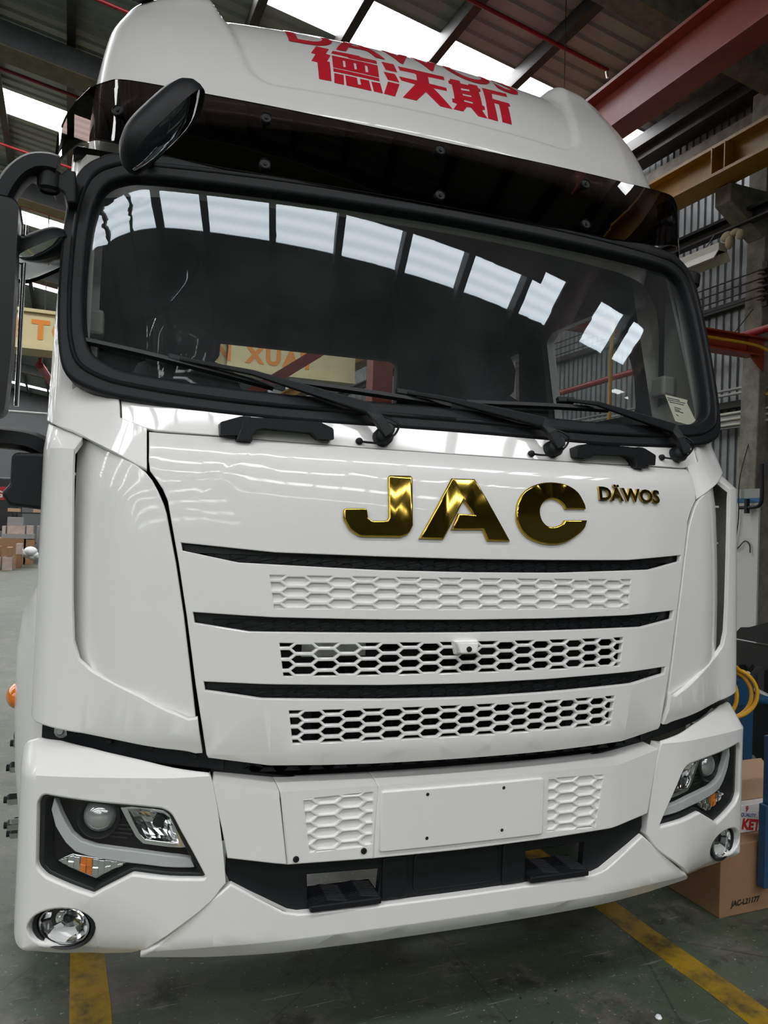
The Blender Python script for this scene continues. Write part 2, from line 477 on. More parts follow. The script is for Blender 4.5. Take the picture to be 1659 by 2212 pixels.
for x in frange(XR - .5, -21, 12):
    z = roof_z(x) - .09; MB().box(x - .03, x + .03, Y0, Y1, z - .07, z + .08).build('purlin', M['purlin'], ceil)
def rafter(y, w, h, m, mf, xa=XW, xb_=XR):
    za, zb = roof_z(xa) - .17, roof_z(xb_) - .17
    r = MB().add([(x, yy, zz) for (x, z) in ((xa, za), (xb_, zb)) for yy in (y - w / 2, y + w / 2) for zz in (z - h, z)],
                 [(0, 2, 3, 1), (4, 5, 7, 6), (0, 1, 5, 4), (2, 6, 7, 3), (0, 4, 6, 2), (1, 3, 7, 5)]).build('rafter', m, ceil)
    if mf:
        MB().add([(x, yy, zz) for (x, z) in ((xa, za), (xb_, zb)) for yy in (y - w * 1.6, y + w * 1.6) for zz in (z - h - .02, z - h)],
                 [(0, 2, 3, 1), (4, 5, 7, 6), (0, 1, 5, 4), (2, 6, 7, 3), (0, 4, 6, 2), (1, 3, 7, 5)]).build('flange', mf, r)
for y in [3.42 - 4.85 * k for k in range(1, 9)]: rafter(y, .22, .32, M['rafter'], M['flange'])
rafter(3.46, .24, .34, M['concrete'], None, XW, -1.2)
for y in (8.27, 13.1, 18.0, 22.8, 27.7, 32.5): rafter(y, .12, .36, M['rafter'], M['flange'])

# walls
def wall_sheets(y0, y1, z0, z1, x, pitch=.105, h=.022):
    ys = []; y = y0
    while y < y1:
        for d, q in ((0, 0), (pitch * .62, 0), (pitch * .72, h), (pitch * .92, h)): ys.append((y + d, q))
        y += pitch
    ys.append((y1 + .004, 0))
    return MB().grid([[(x + q, yy, z) for z in (z0, z1)] for yy, q in ys])
wr = bpy.data.objects.new('wall_right', None); COL.objects.link(wr); wr.rotation_euler.z = ANG; wr['kind'] = 'structure'
y = 3.62
while y < 20:
    wall_sheets(y, y + 1.05, -.1, 6.38, XW + .10).build('wall_sheet', M['wallsheet'], wr)
    y += 1.05
MB().box(XW + .10, XW + .2, 20, Y1, 0, 6.5).build('wall_sheet', M['wallsheet'], wr)
MB().box(XW + 2.6, XW + 2.7, Y0, 3.6, 0, 6.6).build('annex_wall', M['shadewall'], wr)
MB().box(XW, XW + 2.7, 3.58, 3.62, 0, 6.6).build('annex_partition', M['shadewall'], wr)
MB().box(XW, XW + 2.7, Y0, 3.6, 6.6, 6.65).build('annex_ceiling', M['shadewall'], wr)
bstruct(MB().box(-22.2, -22, Y0, Y1, 0, 7), 'wall_left', M['backwall'])
bstruct(MB().box(-22, 9, Y1, Y1 + .2, 0, 9.5), 'wall_rear', M['backwall'])
bstruct(MB().box(-22, 9, Y0 - .2, Y0, 0, 9.5), 'wall_front', M['backwall'])
# girts and eave steel on the right wall
MB().box(XW - .02, XW + .08, 3.5, 20, 5.86, 6.07).build('girt', M['concrete'], wr)
MB().box(XW - .10, XW + .06, 3.5, 20, 5.80, 5.86).build('girt_flange', M['rafter'], wr)
MB().box(XW - .18, XW + .05, 3.6, 20, 6.20, 6.34).build('eave_beam', M['purlin'], wr)
MB().box(XW - .28, XW - .14, 3.6, 20, 6.30, 6.44).build('eave_channel', M['purlin'], wr)
for z in (4.10, 3.02, 1.2):
    MB().box(XW + .0, XW + .09, 3.62, 20, z - .035, z + .035).build('girt', M['purlin'], wr)

# concrete columns with a corbel under the crane rail
def column(y):
    c = bpy.data.objects.new('trim_1', None); COL.objects.link(c); c.rotation_euler.z = ANG; c['kind'] = 'structure'
    MB().loft([[(XW - .33, y, 0), (XW + .02, y, 0), (XW + .02, y + .22, 0), (XW - .33, y + .22, 0)],
               [(XW - .22, y, 6.1), (XW + .02, y, 6.1), (XW + .02, y + .22, 6.1), (XW - .22, y + .22, 6.1)]]).build('column', M['concrete'], c, bev=.012)
    MB().prism([(XW - .70, 5.04), (XW - .70, 4.86), (XW - .26, 4.58), (XW - .1, 4.58), (XW - .1, 5.04)], (0, y + .01, 0), (1, 0, 0), (0, 0, 1), (0, 1, 0), .20).build('corbel', M['concrete'], c, bev=.01)
column(3.51)
column(8.2)
# ------------------------------------------------------------------ the truck
# truck frame: x across (image right positive), y backwards, z up; front plate at y = 0
T = thing('truck', 'white cab-over truck with gold letters on its front', 'truck', (0, 1.0, 0))

BASE = [(1.1, 0), (1.25, .004), (1.35, .007), (1.45, .013), (1.55, .021), (1.65, .03), (1.73, .042), (1.785, .058), (1.815, .08), (1.84, .115), (1.87, .16)]
def xbend(z): return .627 + (z - 1.093) * .2
def hoodY(x, z):
    a = abs(x); b = xbend(z); p = .1 * a * a if a < b else .1 * b * b + .22 * (a - b)
    return lerp_tab(BASE, z - .022 * a * a) + p + max(0, .94 - z) * .35
def hoodM(off=0.0): return lambda x, z: (x, hoodY(x, z) + off, z)
def sym(right):  # right half listed bottom -> top, from centre line to centre line
    return right + [(-x, z) for x, z in reversed(right) if x > 1e-6]
def dense(poly, step=.05):
    out = []
    for p, q in zip(poly, poly[1:] + poly[:1]):
        n = max(1, int(math.hypot(q[0] - p[0], q[1] - p[1]) / step))
        out += [(p[0] + (q[0] - p[0]) * k / n, p[1] + (q[1] - p[1]) * k / n) for k in range(n)]
    return out

hood_out = sym([(0, .897), (.30, .898), (.444, .901), (.598, .906), (.764, .930), (.769, .94), (.805, 1.134), (.836, 1.326), (.863, 1.476), (.893, 1.622),
                (.898, 1.648), (.913, 1.682), (.93, 1.707), (.949, 1.732), (.953, 1.76), (.954, 1.846), (.9, 1.844), (.6, 1.838), (.3, 1.833), (0, 1.832)])
slots = [sym([(0, 1.466), (.3, 1.468), (.704, 1.481), (.858, 1.504), (.863, 1.531), (.6, 1.511), (.3, 1.507), (0, 1.505)]),
         sym([(0, 1.282), (.28, 1.283), (.668, 1.286), (.818, 1.308), (.824, 1.337), (.6, 1.326), (.28, 1.321), (0, 1.320)]),
         sym([(0, 1.085), (.27, 1.088), (.627, 1.097), (.783, 1.113), (.788, 1.143), (.59, 1.136), (.27, 1.129), (0, 1.127)])]
windows = [(.616, 1.447, .600, 1.352), (.583, 1.254, .568, 1.159), (.550, 1.062, .535, .967)]
def hexes(clip, x0, pitch, ncol, z0, rp, nrow, first_half, hh, tip=.56, flat=.33, grow=.0031):
    out = []; hh += grow; tip += grow * 1.15 / pitch; flat += grow * .6 / pitch
    for c in range(ncol):
        half = (c % 2 == 0) == first_half
        for r in range(-1, nrow + 2):
            cx = x0 + c * pitch; cz = z0 + rp * (r + (0 if half else .5))
            h = [(cx + pitch * tip, cz), (cx + pitch * flat, cz + hh), (cx - pitch * flat, cz + hh), (cx - pitch * tip, cz), (cx - pitch * flat, cz - hh), (cx + pitch * flat, cz - hh)]
            q = clip_poly(h, clip)
            if len(q) > 2 and abs(area(q)) > 4e-5: out.append(q)
    return out
def window_poly(w): return [(-w[2], w[3]), (w[2], w[3]), (w[0], w[1]), (-w[0], w[1])]
hexholes = []
for w in windows:
    rp = (w[1] - w[3]) / 3; half = (w[0] + w[2]) / 2
    hexholes.append(hexes(window_poly((w[0] + .002, w[1] + .0022, w[2] + .002, w[3] - .0022)), -half, 2 * half / 18, 19, w[3], rp, 3, True, rp * .335))
bends = [((xbend(.85), .85), (xbend(1.95), 1.95)), ((-xbend(.85), .85), (-xbend(1.95), 1.95))]
slots = [[(x * 1.002, z + (.0032 if z > min(q[1] for q in s_) + .026 else -.0032)) for x, z in s_] for s_ in slots]
hood = panel('hood', hood_out, hoodM(), M['white'], T, holes=slots + [h for hs in hexholes for h in hs], th=.016, rim=.0028, steps=2,
             us=frange(-.9, .9, 24), vs=[.94] + [b[0] for b in BASE], cuts=bends, smooth=28)
panel('hex_backing', window_poly((.622, 1.451, .606, 1.348)), hoodM(.009), M['white'], hood, us=frange(-.6, .6, 14), rim=.001, th=.002)
for i, s_ in enumerate(slots):
    zs = [p[1] for p in s_]; z0 = min(zs); big = [(x * (.995 if abs(x) < .7 else .975), z) for x, z in s_]
    out = [(x * 1.0, z + (.006 if z > (z0 + .03) else -.006)) for x, z in big]
    panel('slot_backing', out, hoodM(.030), M['black'], hood, us=frange(-.8, .8, 24), rim=.001, th=.002, cuts=bends)
    clip = [(-.79 + i * .04, z0 + .001), (.79 - i * .04, z0 + .001), (.81 - i * .04, z0 + .040), (-.81 + i * .04, z0 + .040)]
    hx = hexes(clip, -.79, .044, 37, z0 + .004, .0175, 3, True, .0062, .55, .30)
    hx = [h for h in hx]
    clo = [(-.81 + i * .036, z0 - .004), (.81 - i * .036, z0 - .004), (.862 - i * .038, z0 + .03), (.862 - i * .038, z0 + .064), (.80 - i * .036, z0 + .060), (-.80 + i * .036, z0 + .060), (-.862 + i * .038, z0 + .064), (-.862 + i * .038, z0 + .03)]
    panel('slot_mesh', clo, hoodM(.0255), M['black_s'], hood, holes=hx, us=frange(-.8, .8, 24), rim=.0008, th=.0035, cuts=bends, steps=1)
# parts seen through the open mesh
rad = MB()
for k in range(44): rad.box(-.58 + k * .027, -.58 + k * .027 + .004, .20, .23, .93, 1.30)
rad.box(-.6, .6, .23, .30, .92, 1.31).build('radiator', M['dark'], T)
MB().box(-.62, .62, .13, .17, 1.185, 1.215).box(-.52, -.46, .12, .16, .94, 1.3).box(.42, .48, .12, .16, .94, 1.3).build('front_brace', M['black_s'], T)
MB().box(-.50, -.30, .11, .13, 1.20, 1.27).build('cooler_plate', M['steel'], T)
MB().box(-.85, .85, .30, .34, .60, 1.85).build('bulkhead', M['dark'], T)

# camera in the middle mesh
cb = MB().loft([[(-.058, -.004, 1.258), (.022, -.004, 1.258), (.012, -.004, 1.222), (-.048, -.004, 1.222)],
                [(-.054, -.024, 1.256), (.018, -.024, 1.256), (.009, -.032, 1.224), (-.045, -.032, 1.224)]]).build('camera_housing', M['white'], T, bev=.005)
MB().loft([[(-.064, .012, 1.262), (.028, .012, 1.262), (.016, .012, 1.214), (-.052, .012, 1.214)], [(-.060, -.006, 1.26), (.024, -.006, 1.26), (.014, -.006, 1.218), (-.05, -.006, 1.218)]]).build('camera_base', M['white'], cb, bev=.004)
MB().lathe([(.0085, 0), (.0085, .004), (.006, .006), (0, .006)], (-.018, -.0285, 1.237), (0, -1, -.2), 16).build('camera_lens', M['dark'], cb, smooth=40)

# gold letters
LET = {'de':[([(-0.4,3.384),(-0.353,3.379),(-0.373,3.339),(-0.355,3.335),(-0.375,3.29),(-0.365,3.29),(-0.37,3.186),(-0.414,3.187),(-0.411,3.276),(-0.432,3.279),(-0.411,3.325),(-0.427,3.329)],[]),([(-0.34,3.371),(-0.282,3.372),(-0.238,3.372),(-0.234,3.365),(-0.173,3.362),(-0.175,3.341),(-0.24,3.34),(-0.283,3.341),(-0.287,3.348),(-0.348,3.352)],[]),([(-0.349,3.336),(-0.176,3.33),(-0.184,3.257),(-0.355,3.263)],[[(-0.312,3.317),(-0.302,3.317),(-0.306,3.275),(-0.316,3.275)],[(-0.272,3.315),(-0.261,3.315),(-0.264,3.275),(-0.274,3.274)],[(-0.229,3.313),(-0.218,3.313),(-0.221,3.272),(-0.233,3.27)]]),([(-0.355,3.257),(-0.185,3.25),(-0.185,3.234),(-0.356,3.24)],[]),([(-0.355,3.23),(-0.321,3.229),(-0.325,3.179),(-0.359,3.181)],[]),([(-0.314,3.229),(-0.272,3.228),(-0.272,3.192),(-0.259,3.195),(-0.26,3.225),(-0.227,3.225),(-0.224,3.174),(-0.315,3.179)],[]),([(-0.217,3.222),(-0.185,3.223),(-0.181,3.173),(-0.214,3.175)],[])],'wo':[([(-0.151,3.364),(-0.104,3.365),(-0.102,3.312),(-0.146,3.313)],[]),([(-0.157,3.295),(-0.114,3.296),(-0.106,3.252),(-0.149,3.253)],[]),([(-0.151,3.241),(-0.107,3.24),(-0.134,3.171),(-0.176,3.173)],[]),([(-0.087,3.357),(-0.008,3.359),(0.104,3.362),(0.1,3.338),(0.028,3.332),(0.022,3.286),(0.093,3.285),(0.091,3.268),(0.033,3.265),(0.094,3.172),(0.044,3.172),(-0.003,3.231),(-0.05,3.173),(-0.103,3.174),(-0.039,3.262),(-0.094,3.267),(-0.098,3.287),(-0.027,3.287),(-0.02,3.327),(-0.026,3.334),(-0.086,3.332)],[])],'si':[([(0.118,3.342),(0.127,3.347),(0.131,3.36),(0.174,3.364),(0.171,3.345),(0.207,3.347),(0.213,3.36),(0.251,3.364),(0.251,3.345),(0.258,3.344),(0.254,3.324),(0.244,3.32),(0.235,3.235),(0.244,3.233),(0.242,3.214),(0.226,3.207),(0.242,3.17),(0.203,3.169),(0.18,3.206),(0.162,3.204),(0.14,3.174),(0.1,3.173),(0.122,3.207),(0.103,3.211),(0.106,3.231),(0.116,3.23),(0.127,3.323),(0.115,3.323)],[[(0.161,3.311),(0.202,3.318),(0.201,3.303),(0.16,3.297)],[(0.158,3.276),(0.198,3.279),(0.199,3.268),(0.159,3.264)],[(0.156,3.24),(0.195,3.241),(0.194,3.229),(0.156,3.229)]]),([(0.273,3.358),(0.39,3.369),(0.384,3.345),(0.308,3.335),(0.298,3.296),(0.376,3.298),(0.375,3.28),(0.363,3.275),(0.352,3.173),(0.311,3.173),(0.321,3.273),(0.298,3.272),(0.29,3.17),(0.247,3.171)],[])],'J':[([(-0.264,1.748),(-0.196,1.75),(-0.197,1.604),(-0.209,1.581),(-0.233,1.571),(-0.357,1.569),(-0.386,1.588),(-0.402,1.617),(-0.402,1.642),(-0.34,1.645),(-0.337,1.622),(-0.324,1.608),(-0.274,1.61),(-0.264,1.622)],[])],'A':[([(-0.06,1.749),(0.014,1.751),(0.126,1.569),(0.057,1.568),(0.041,1.602),(-0.06,1.599),(-0.041,1.64),(0.016,1.639),(-0.027,1.694),(-0.097,1.569),(-0.164,1.569)],[])],'C':[([(0.42,1.682),(0.417,1.694),(0.395,1.728),(0.359,1.749),(0.309,1.756),(0.258,1.751),(0.21,1.733),(0.176,1.7),(0.163,1.661),(0.166,1.623),(0.189,1.59),(0.229,1.57),(0.282,1.562),(0.332,1.568),(0.375,1.588),(0.411,1.614),(0.422,1.636),(0.342,1.633),(0.329,1.62),(0.299,1.61),(0.27,1.613),(0.25,1.63),(0.241,1.654),(0.244,1.678),(0.261,1.699),(0.291,1.71),(0.32,1.704),(0.34,1.689),(0.346,1.679)],[])]}

def put_letter(name, strokes, mapf, m, parent, rim=.004, th=.012):
    for out, hs in strokes:
        panel(name, out, mapf, m, parent, holes=hs, th=th, rim=rim, us=frange(-.45, .45, 18))
for k in 'JAC':
    st = LET[k]
    if k == 'C':
        o_ = st[0][0]; arc = crom([(p[0], p[1], 0) for p in o_[:17]], 3); inn = crom([(p[0], p[1], 0) for p in o_[17:]], 3)
        st = [([(p.x, p.y) for p in arc + inn], [])]
    elif k == 'J':
        st = [(fillet(st[0][0], [.004, .004, .01, .02, .03, .03, .03, .01, .004, .004, .01, .02, .02, .01], 3), [])]
    put_letter('letter_' + k.lower(), st, hoodM(-.010), M['gold'], hood, .005, .013)
    # white moulded rim behind each letter
vs, fs = text_mesh('DÄWOS', .06, .0016)
xs = [v[0] for v in vs]; ys = [v[1] for v in vs]; bx0, bx1 = min(xs), max(xs); ycap = max(v[1] for v in vs if v[0] < bx0 + .04)
badge = MB(); k = len(vs)
def bpt(v, off):
    x = .484 + (v[0] - bx0) / (bx1 - bx0) * .268; z = 1.712 + v[1] / ycap * .044; return (x, hoodY(x, z) + off, z)
badge.add([bpt(v, -.010) for v in vs], [f[::1] for f in fs])
from collections import Counter
ec = Counter(); dr = {}
for f in fs:
    for a, b in zip(f, f[1:] + f[:1]): ec[frozenset((a, b))] += 1; dr[frozenset((a, b))] = (a, b)
sv = [bpt(v, -.010) for v in vs] + [bpt(v, .001) for v in vs]
badge.add(sv, [(b, a, a + k, b + k) for e, c in ec.items() if c == 1 for a, b in [dr[e]]])
badge.build('letter_badge', M['gold'], hood)

# wing / A-pillar panel beside the windscreen ------------------------------------------------
def plan_map(rows):
    """rows(z) -> list of plan points (x, y); u runs over the list index, Catmull-Rom smooth."""
    def f(u, z):
        P = rows(z); n = len(P) - 1; u = max(0, min(n - 1e-6, u)); i = int(u); t = u - i
        g = lambda k: P[max(0, min(n, k))]
        out = []
        for c in (0, 1):
            a, b, d, e = g(i - 1)[c], g(i)[c], g(i + 1)[c], g(i + 2)[c]
            if i == 0: a = 2 * b - d
            if i + 2 > n: e = 2 * d - b
            out.append(.5 * (2 * b + (d - a) * t + (2 * a - 5 * b + 4 * d - e) * t * t + (3 * b - a - 3 * d + e) * t ** 3))
        return (out[0], out[1], z)
    return f
def u_of(mapf, x, z, lo=0.0, hi=5.0):
    for _ in range(40):
        m = (lo + hi) / 2
        if mapf(m, z)[0] < x: lo = m
        else: hi = m
    return (lo + hi) / 2
def wing_rows(z):
    zz = min(z, 2.02); e = max(0, z - 2.02) * .33; q = max(0, z - 2.25) * .03
    return [(.90, .13 + (zz - 1.73) * .45 + e), (.96, .142 + (zz - 1.731) * .45 + e), (1.04, .166 + (zz - 1.78) * .5 + e), (1.132, .213 + (zz - 1.82) * .7 + e), (1.205 - q, .262 + (zz - 1.82) * .6 + e),
            (1.24 - q, .335 + (zz - 1.82) * .5 + e), (1.252 - q, .46 + (zz - 1.82) * .38 + e), (1.255 - q, .80 + e)]
wingM = plan_map(wing_rows)
wu = lambda x, z: (u_of(wingM, x, z), z)
wing_out = [wu(.960, 1.738), wu(.99, 1.752), wu(1.06, 1.789), wu(1.13, 1.826), wu(1.17, 1.846), wu(1.222, 1.866), (6.2, 1.90), (7, 1.90), (7, 2.85), (4.0, 2.85), (3.7, 2.72), (3.6, 2.3), (3.5, 2.1), (3.0, 2.03), wu(1.10, 2.0),
            wu(1.046, 1.972), wu(1.038, 1.884), wu(1.005, 1.872), wu(.963, 1.857)]
for fx in (False, True):
    panel('wing_panel', wing_out, wingM, M['white'], T, us=frange(.5, 6.5, 24), vs=frange(1.8, 2.8, 10), th=.012, rim=.003, flipx=fx)

# scuttle panel under the windscreen
def scutY(x, z): return .128 + (z - 1.838) * .45 + .055 * x * x + max(0, abs(x) - .8) ** 2 * .4
sc_out = sym([(0, 1.840), (.3, 1.841), (.6, 1.846), (.94, 1.8555), (1.0, 1.868), (1.030, 1.882), (1.036, 1.966), (.85, 1.944), (.6, 1.931), (.3, 1.930), (0, 1.931)])
scuttle = panel('scuttle_panel', sc_out, lambda x, z: (x, scutY(x, z), z), M['white'], T, us=frange(-1, 1, 20), vs=(1.88, 1.92), th=.012, rim=.003)

# windscreen and its rubber surround
def winY(x, z): return .195 + (z - 1.93) * .27 + .055 * x * x + max(0, abs(x) - .9) ** 2 * .3
def winM(off): return lambda x, z: (x, winY(x, z) + off, z)
def smooth_half(pts, n=3): return sym([(max(0, p.x), p.y) for p in crom([(x, z, 0) for x, z in pts], n)])
so = smooth_half([(0, 1.923), (.28, 1.922), (.58, 1.922), (.85, 1.936), (1.043, 1.958), (1.135, 1.984), (1.185, 2.018), (1.206, 2.078), (1.217, 2.175), (1.221, 2.291), (1.220, 2.43), (1.213, 2.55), (1.198, 2.645), (1.170, 2.702), (1.12, 2.738), (1.04, 2.757), (.6, 2.775), (0, 2.78)])
si = smooth_half([(0, 1.985), (.28, 1.984), (.58, 1.985), (.85, 1.998), (1.02, 2.018), (1.085, 2.040), (1.135, 2.075), (1.158, 2.13), (1.168, 2.2), (1.172, 2.3), (1.170, 2.42), (1.163, 2.52), (1.146, 2.60), (1.116, 2.655), (1.06, 2.686), (.97, 2.698), (.6, 2.707), (0, 2.712)])
seal = panel('windscreen_seal', so, winM(-.034), M['rubber'], T, holes=[si], th=.045, rim=.012, us=frange(-1.15, 1.15, 24), vs=frange(2.0, 2.7, 7))
mid = [((a[0] + b[0]) / 2, (a[1] + b[1]) / 2) for a, b in zip(so, si)]
MB().tube([winM(-.033)(*p) for p in mid + mid[:1]], .008, 6, False).build('seal_bead', M['rubber'], seal, smooth=60)
g_out = [((a[0] + b[0] * 3) / 4, (a[1] + b[1] * 3) / 4) for a, b in zip(so, si)]
panel('windscreen', g_out, winM(.004), M['glass'], T, us=frange(-1.14, 1.14, 40), vs=frange(2.0, 2.7, 14), th=.001, rim=.0005, steps=1, smooth=60)

# fairing of the corner: recessed inner panel and raised air deflector
def innM(x, z):
    return (x, hoodY(x, max(z, .94)) + 2.7 * max(0, x - .98) ** 2 + max(0, 1.05 - z) * .03, z)
inn_out = [(.795, .955), (1.15, 1.0), (1.15, 1.70), (1.15, 1.827), (1.13, 1.817), (1.06, 1.780), (.99, 1.743), (.966, 1.726), (.948, 1.704), (.931, 1.674), (.914, 1.635), (.906, 1.610), (.877, 1.476), (.850, 1.326), (.821, 1.134)]
def fin_rows(z):
    l = (z - 1.1) * .03 + max(0, z - 1.785) * 1.35 + max(0, 1.0 - z) * .35
    return [(x, y + l) for x, y in ((.70, .048), (.79, .060), (.824, .066), (.895, .083), (.958, .100), (1.02, .125), (1.081, .150), (1.13, .162), (1.178, .176), (1.214, .196), (1.236, .232), (1.246, .30), (1.248, .40), (1.248, .75))]
finM = plan_map(fin_rows)
fu = lambda x, z: (u_of(finM, x, z, 0, 12), z)
fin_out = [fu(.783, .944), fu(.80, .945), fu(.9, .962), fu(1.0, .980), fu(1.1, .998), fu(1.2, 1.018), (11, 1.03), (13, 1.03), (13, 1.88), (11.2, 1.875), fu(1.224, 1.860), fu(1.175, 1.842), fu(1.137, 1.822),
           fu(1.156, 1.785), fu(1.157, 1.74), fu(1.153, 1.6), fu(1.149, 1.486), fu(1.144, 1.358), fu(1.136, 1.245), fu(1.119, 1.195), fu(1.081, 1.161), fu(1.019, 1.129), fu(.958, 1.101), fu(.896, 1.068), fu(.826, 1.038), fu(.801, 1.043)]
for fx in (False, True):
    cp = panel('corner_panel', inn_out, innM, M['white'], T, us=frange(.85, 1.15, 12), vs=frange(1.0, 1.8, 8), th=.012, rim=.003, flipx=fx)
    panel('air_deflector', fin_out, finM, M['white'], cp, us=frange(1.5, 12.5, 33), vs=[.975, 1.0, 1.15, 1.3, 1.45, 1.6, 1.75, 1.785, 1.82], th=.016, rim=.005, flipx=fx, smooth=40)
    for z in (1.713, 1.572, 1.384, 1.188):
        MB().prism([(1.13, .30), (1.152, .262), (1.165, .255), (1.225, .33), (1.225, .44), (1.13, .44)], (0, 0, z), (1, 0, 0), (0, 1, 0), (0, 0, 1), .009).build('duct_vane', M['white'], cp, flipx=fx, bev=.002)
    MB().box(1.10, 1.235, .50, .52, 1.05, 1.83).build('duct_back', M['dark'], cp, flipx=fx)
    # black sill behind the gap over the bumper
    pts = [(.72, .885), (.95, .91), (1.1, .935), (1.215, .95), (1.215, 1.06), (1.1, 1.03), (.95, 1.0), (.72, .97)]
    sill = panel('gap_sill', pts, lambda x, z: (x, .105 + max(0, x - .75) * .28 + max(0, x - 1.0) ** 2 * 1.6, z), M['black'], T, us=frange(.8, 1.15, 7), flipx=fx)
    for x, z in ((.80, .925), (.92, .945), (1.03, .962)):
        MB().lathe([(.009, 0), (.009, .006), (.006, .008), (0, .008)], (x, .102 + max(0, x - .75) * .28, z), (0, -1, .1), 6).build('bolt', M['black_s'], sill, flipx=fx)
    MB().lathe([(.021, 0), (.021, .006), (.011, .007), (.011, .016), (.009, .018), (0, .018)], (1.16, .262, .978), (.3, -1, .1), 12).build('bolt', M['steel'], sill, flipx=fx)

# bumper -------------------------------------------------------------------------------------
def bumY(x): a = abs(x); return .05 * a * a if a < .56 else .0157 + .2 * (a - .56)
def bumM(off=0.0): return lambda x, z: (x, bumY(x) + off + max(0, z - .838 - max(0, abs(x) - .57) * .16) * 8, z)
emb_r = hexes([(.290, .646), (.478, .640), (.505, .812), (.290, .818)], .29, .071, 4, .668, .0325, 5, True, .0115, .55, .31, .0042)
emb_l = [[(-x, z) for x, z in reversed(h)] for h in hexes([(.292, .662), (.480, .658), (.505, .815), (.292, .822)], .29, .071, 4, .665, .0325, 5, False, .0115, .55, .31, .0042)]
bar_out = [(.283, .629), (.536, .634), (.703, .657), (.747, .8665), (.737, .874), (.575, .848), (.3, .8465), (0, .8465), (-.275, .8465), (-.276, .840), (-.284, .629), (0, .627)]
bar = panel('bumper_bar', [(-.284, .629), (0, .627)] + bar_out[:9] + [], bumM(), M['white'], T, holes=emb_r, th=.02, rim=.004, us=frange(-.25, .55, 16) + [.57, .62, .68], cuts=[((-.4, .838), (.57, .838)), ((.57, .838), (.75, .8668))])
panel('hex_backing', [(.287, .643), (.482, .638), (.508, .814), (.287, .821)], bumM(.007), M['white'], bar, rim=.001, th=.002, us=(.35, .42))
cov = panel('tow_cover', [(-.537, .634), (-.291, .629), (-.284, .838), (-.284, .8465), (-.566, .8475), (-.563, .838)], bumM(), M['white'], T, holes=emb_l, th=.02, rim=.004, us=frange(-.5, -.3, 5), vs=(.838,))
panel('hex_backing', [(-.482, .638), (-.287, .643), (-.287, .821), (-.508, .814)], bumM(.007), M['white'], cov, rim=.001, th=.002, us=(-.35, -.42))
panel('bumper_end', [(-.703, .657), (-.546, .635), (-.5735, .8386), (-.5745, .848), (-.737, .874), (-.747, .8665)], bumM(), M['white'], T, th=.02, rim=.004, us=frange(-.72, -.58, 5), cuts=[((-.57, .838), (-.75, .8668))])
for x, z in ((-.517, .645), (-.318, .651)):
    MB().lathe([(.009, 0), (.009, .003), (.005, .004), (.005, .001), (0, .001)], (x, bumY(x), z), (0, -1, 0), 14).build('screw', M['black_s'], cov, smooth=40)
plate = panel('plate_panel', fillet([(-.268, .648), (.268, .648), (.268, .817), (-.268, .817)], .004, 2), bumM(-.007), M['white'], bar, th=.010, rim=.004, us=frange(-.2, .2, 4), vs=())
for x, z in ((-.127, .803), (.127, .803), (-.125, .673), (.125, .673)):
    MB().lathe([(.0052, .0004), (.0044, .001), (.0036, -.001), (0, -.002)], (x, bumY(x) - .0072, z), (0, -1, 0), 14).build('plate_hole', M['dark'], plate, smooth=40)
# hex screen in the gap between hood and bumper
gs_out = sym([(0, .835), (.45, .838), (.75, .875), (.75, .935), (.6, .92), (0, .91)])
gclip = [(-.66, .868), (.66, .868), (.66, .905), (-.66, .905)]
gm = lambda x, z: (x, .085 + .07 * x * x, z)
panel('gap_screen', gs_out, gm, M['black'], T, holes=hexes(gclip, -.66, .036, 38, .868, .021, 2, True, .008, .52, .28), th=.01, rim=.0015, us=frange(-.6, .6, 12), steps=1)

# black step section under the bumper bar
def stepM(off=0.0): return lambda x, z: (x, .055 + .03 * x * x + off, z)
st_out = sym([(0, .468), (.30, .470), (.50, .476), (.545, .492), (.690, .578), (.700, .60), (.70, .66), (.5, .64), (0, .635)])
holes_ = [[(s * x, z) for x, z in q][::1] for s in (1, -1) for q in ([(.246, .494), (.470, .494), (.475, .579), (.24, .573)],)]
blk = panel('step_panel', st_out, stepM(), M['black'], T, holes=[holes_[0], holes_[1][::-1]], th=.03, rim=.004, us=frange(-.6, .6, 12))
panel('centre_panel', fillet([(-.137, .494), (.143, .494), (.143, .60), (-.137, .60)], .014, 4), stepM(-.006), M['black'], blk, th=.008, rim=.004, us=(0,))
for s in (-1, 1):
    panel('step_block', fillet([(s * .165, .482), (s * .238, .482), (s * .238, .60), (s * .165, .60)][::s], .004, 2), stepM(-.010), M['black'], blk, th=.012, rim=.004)
    pad = MB().box(.250, .466, .024, .150, .480, .500).build('step_pad', M['black'], T, bev=.004, flipx=(s < 0))
    for i, (x0, x1) in enumerate(((.256, .308), (.308, .358), (.358, .410), (.410, .460))):
        for k in range(11):
            y0 = .030 + k * .0105; d = .018 if i % 2 == 0 else -.018
            ya, yb = (y0 + (0 if d > 0 else .018)), (y0 + (d if d > 0 else 0))
            if max(ya, yb) > .148: continue
            MB().add([(x0, ya, .4995), (x1, yb, .4995), (x1, yb + .005, .4995), (x0, ya + .005, .4995), (x0, ya + .001, .503), (x1, yb + .001, .503), (x1, yb + .004, .503), (x0, ya + .004, .503)],
                     [(4, 5, 6, 7), (0, 1, 5, 4), (2, 3, 7, 6), (1, 2, 6, 5), (3, 0, 4, 7)]).build('tread_rib', M['black_s'], pad, flipx=(s < 0))

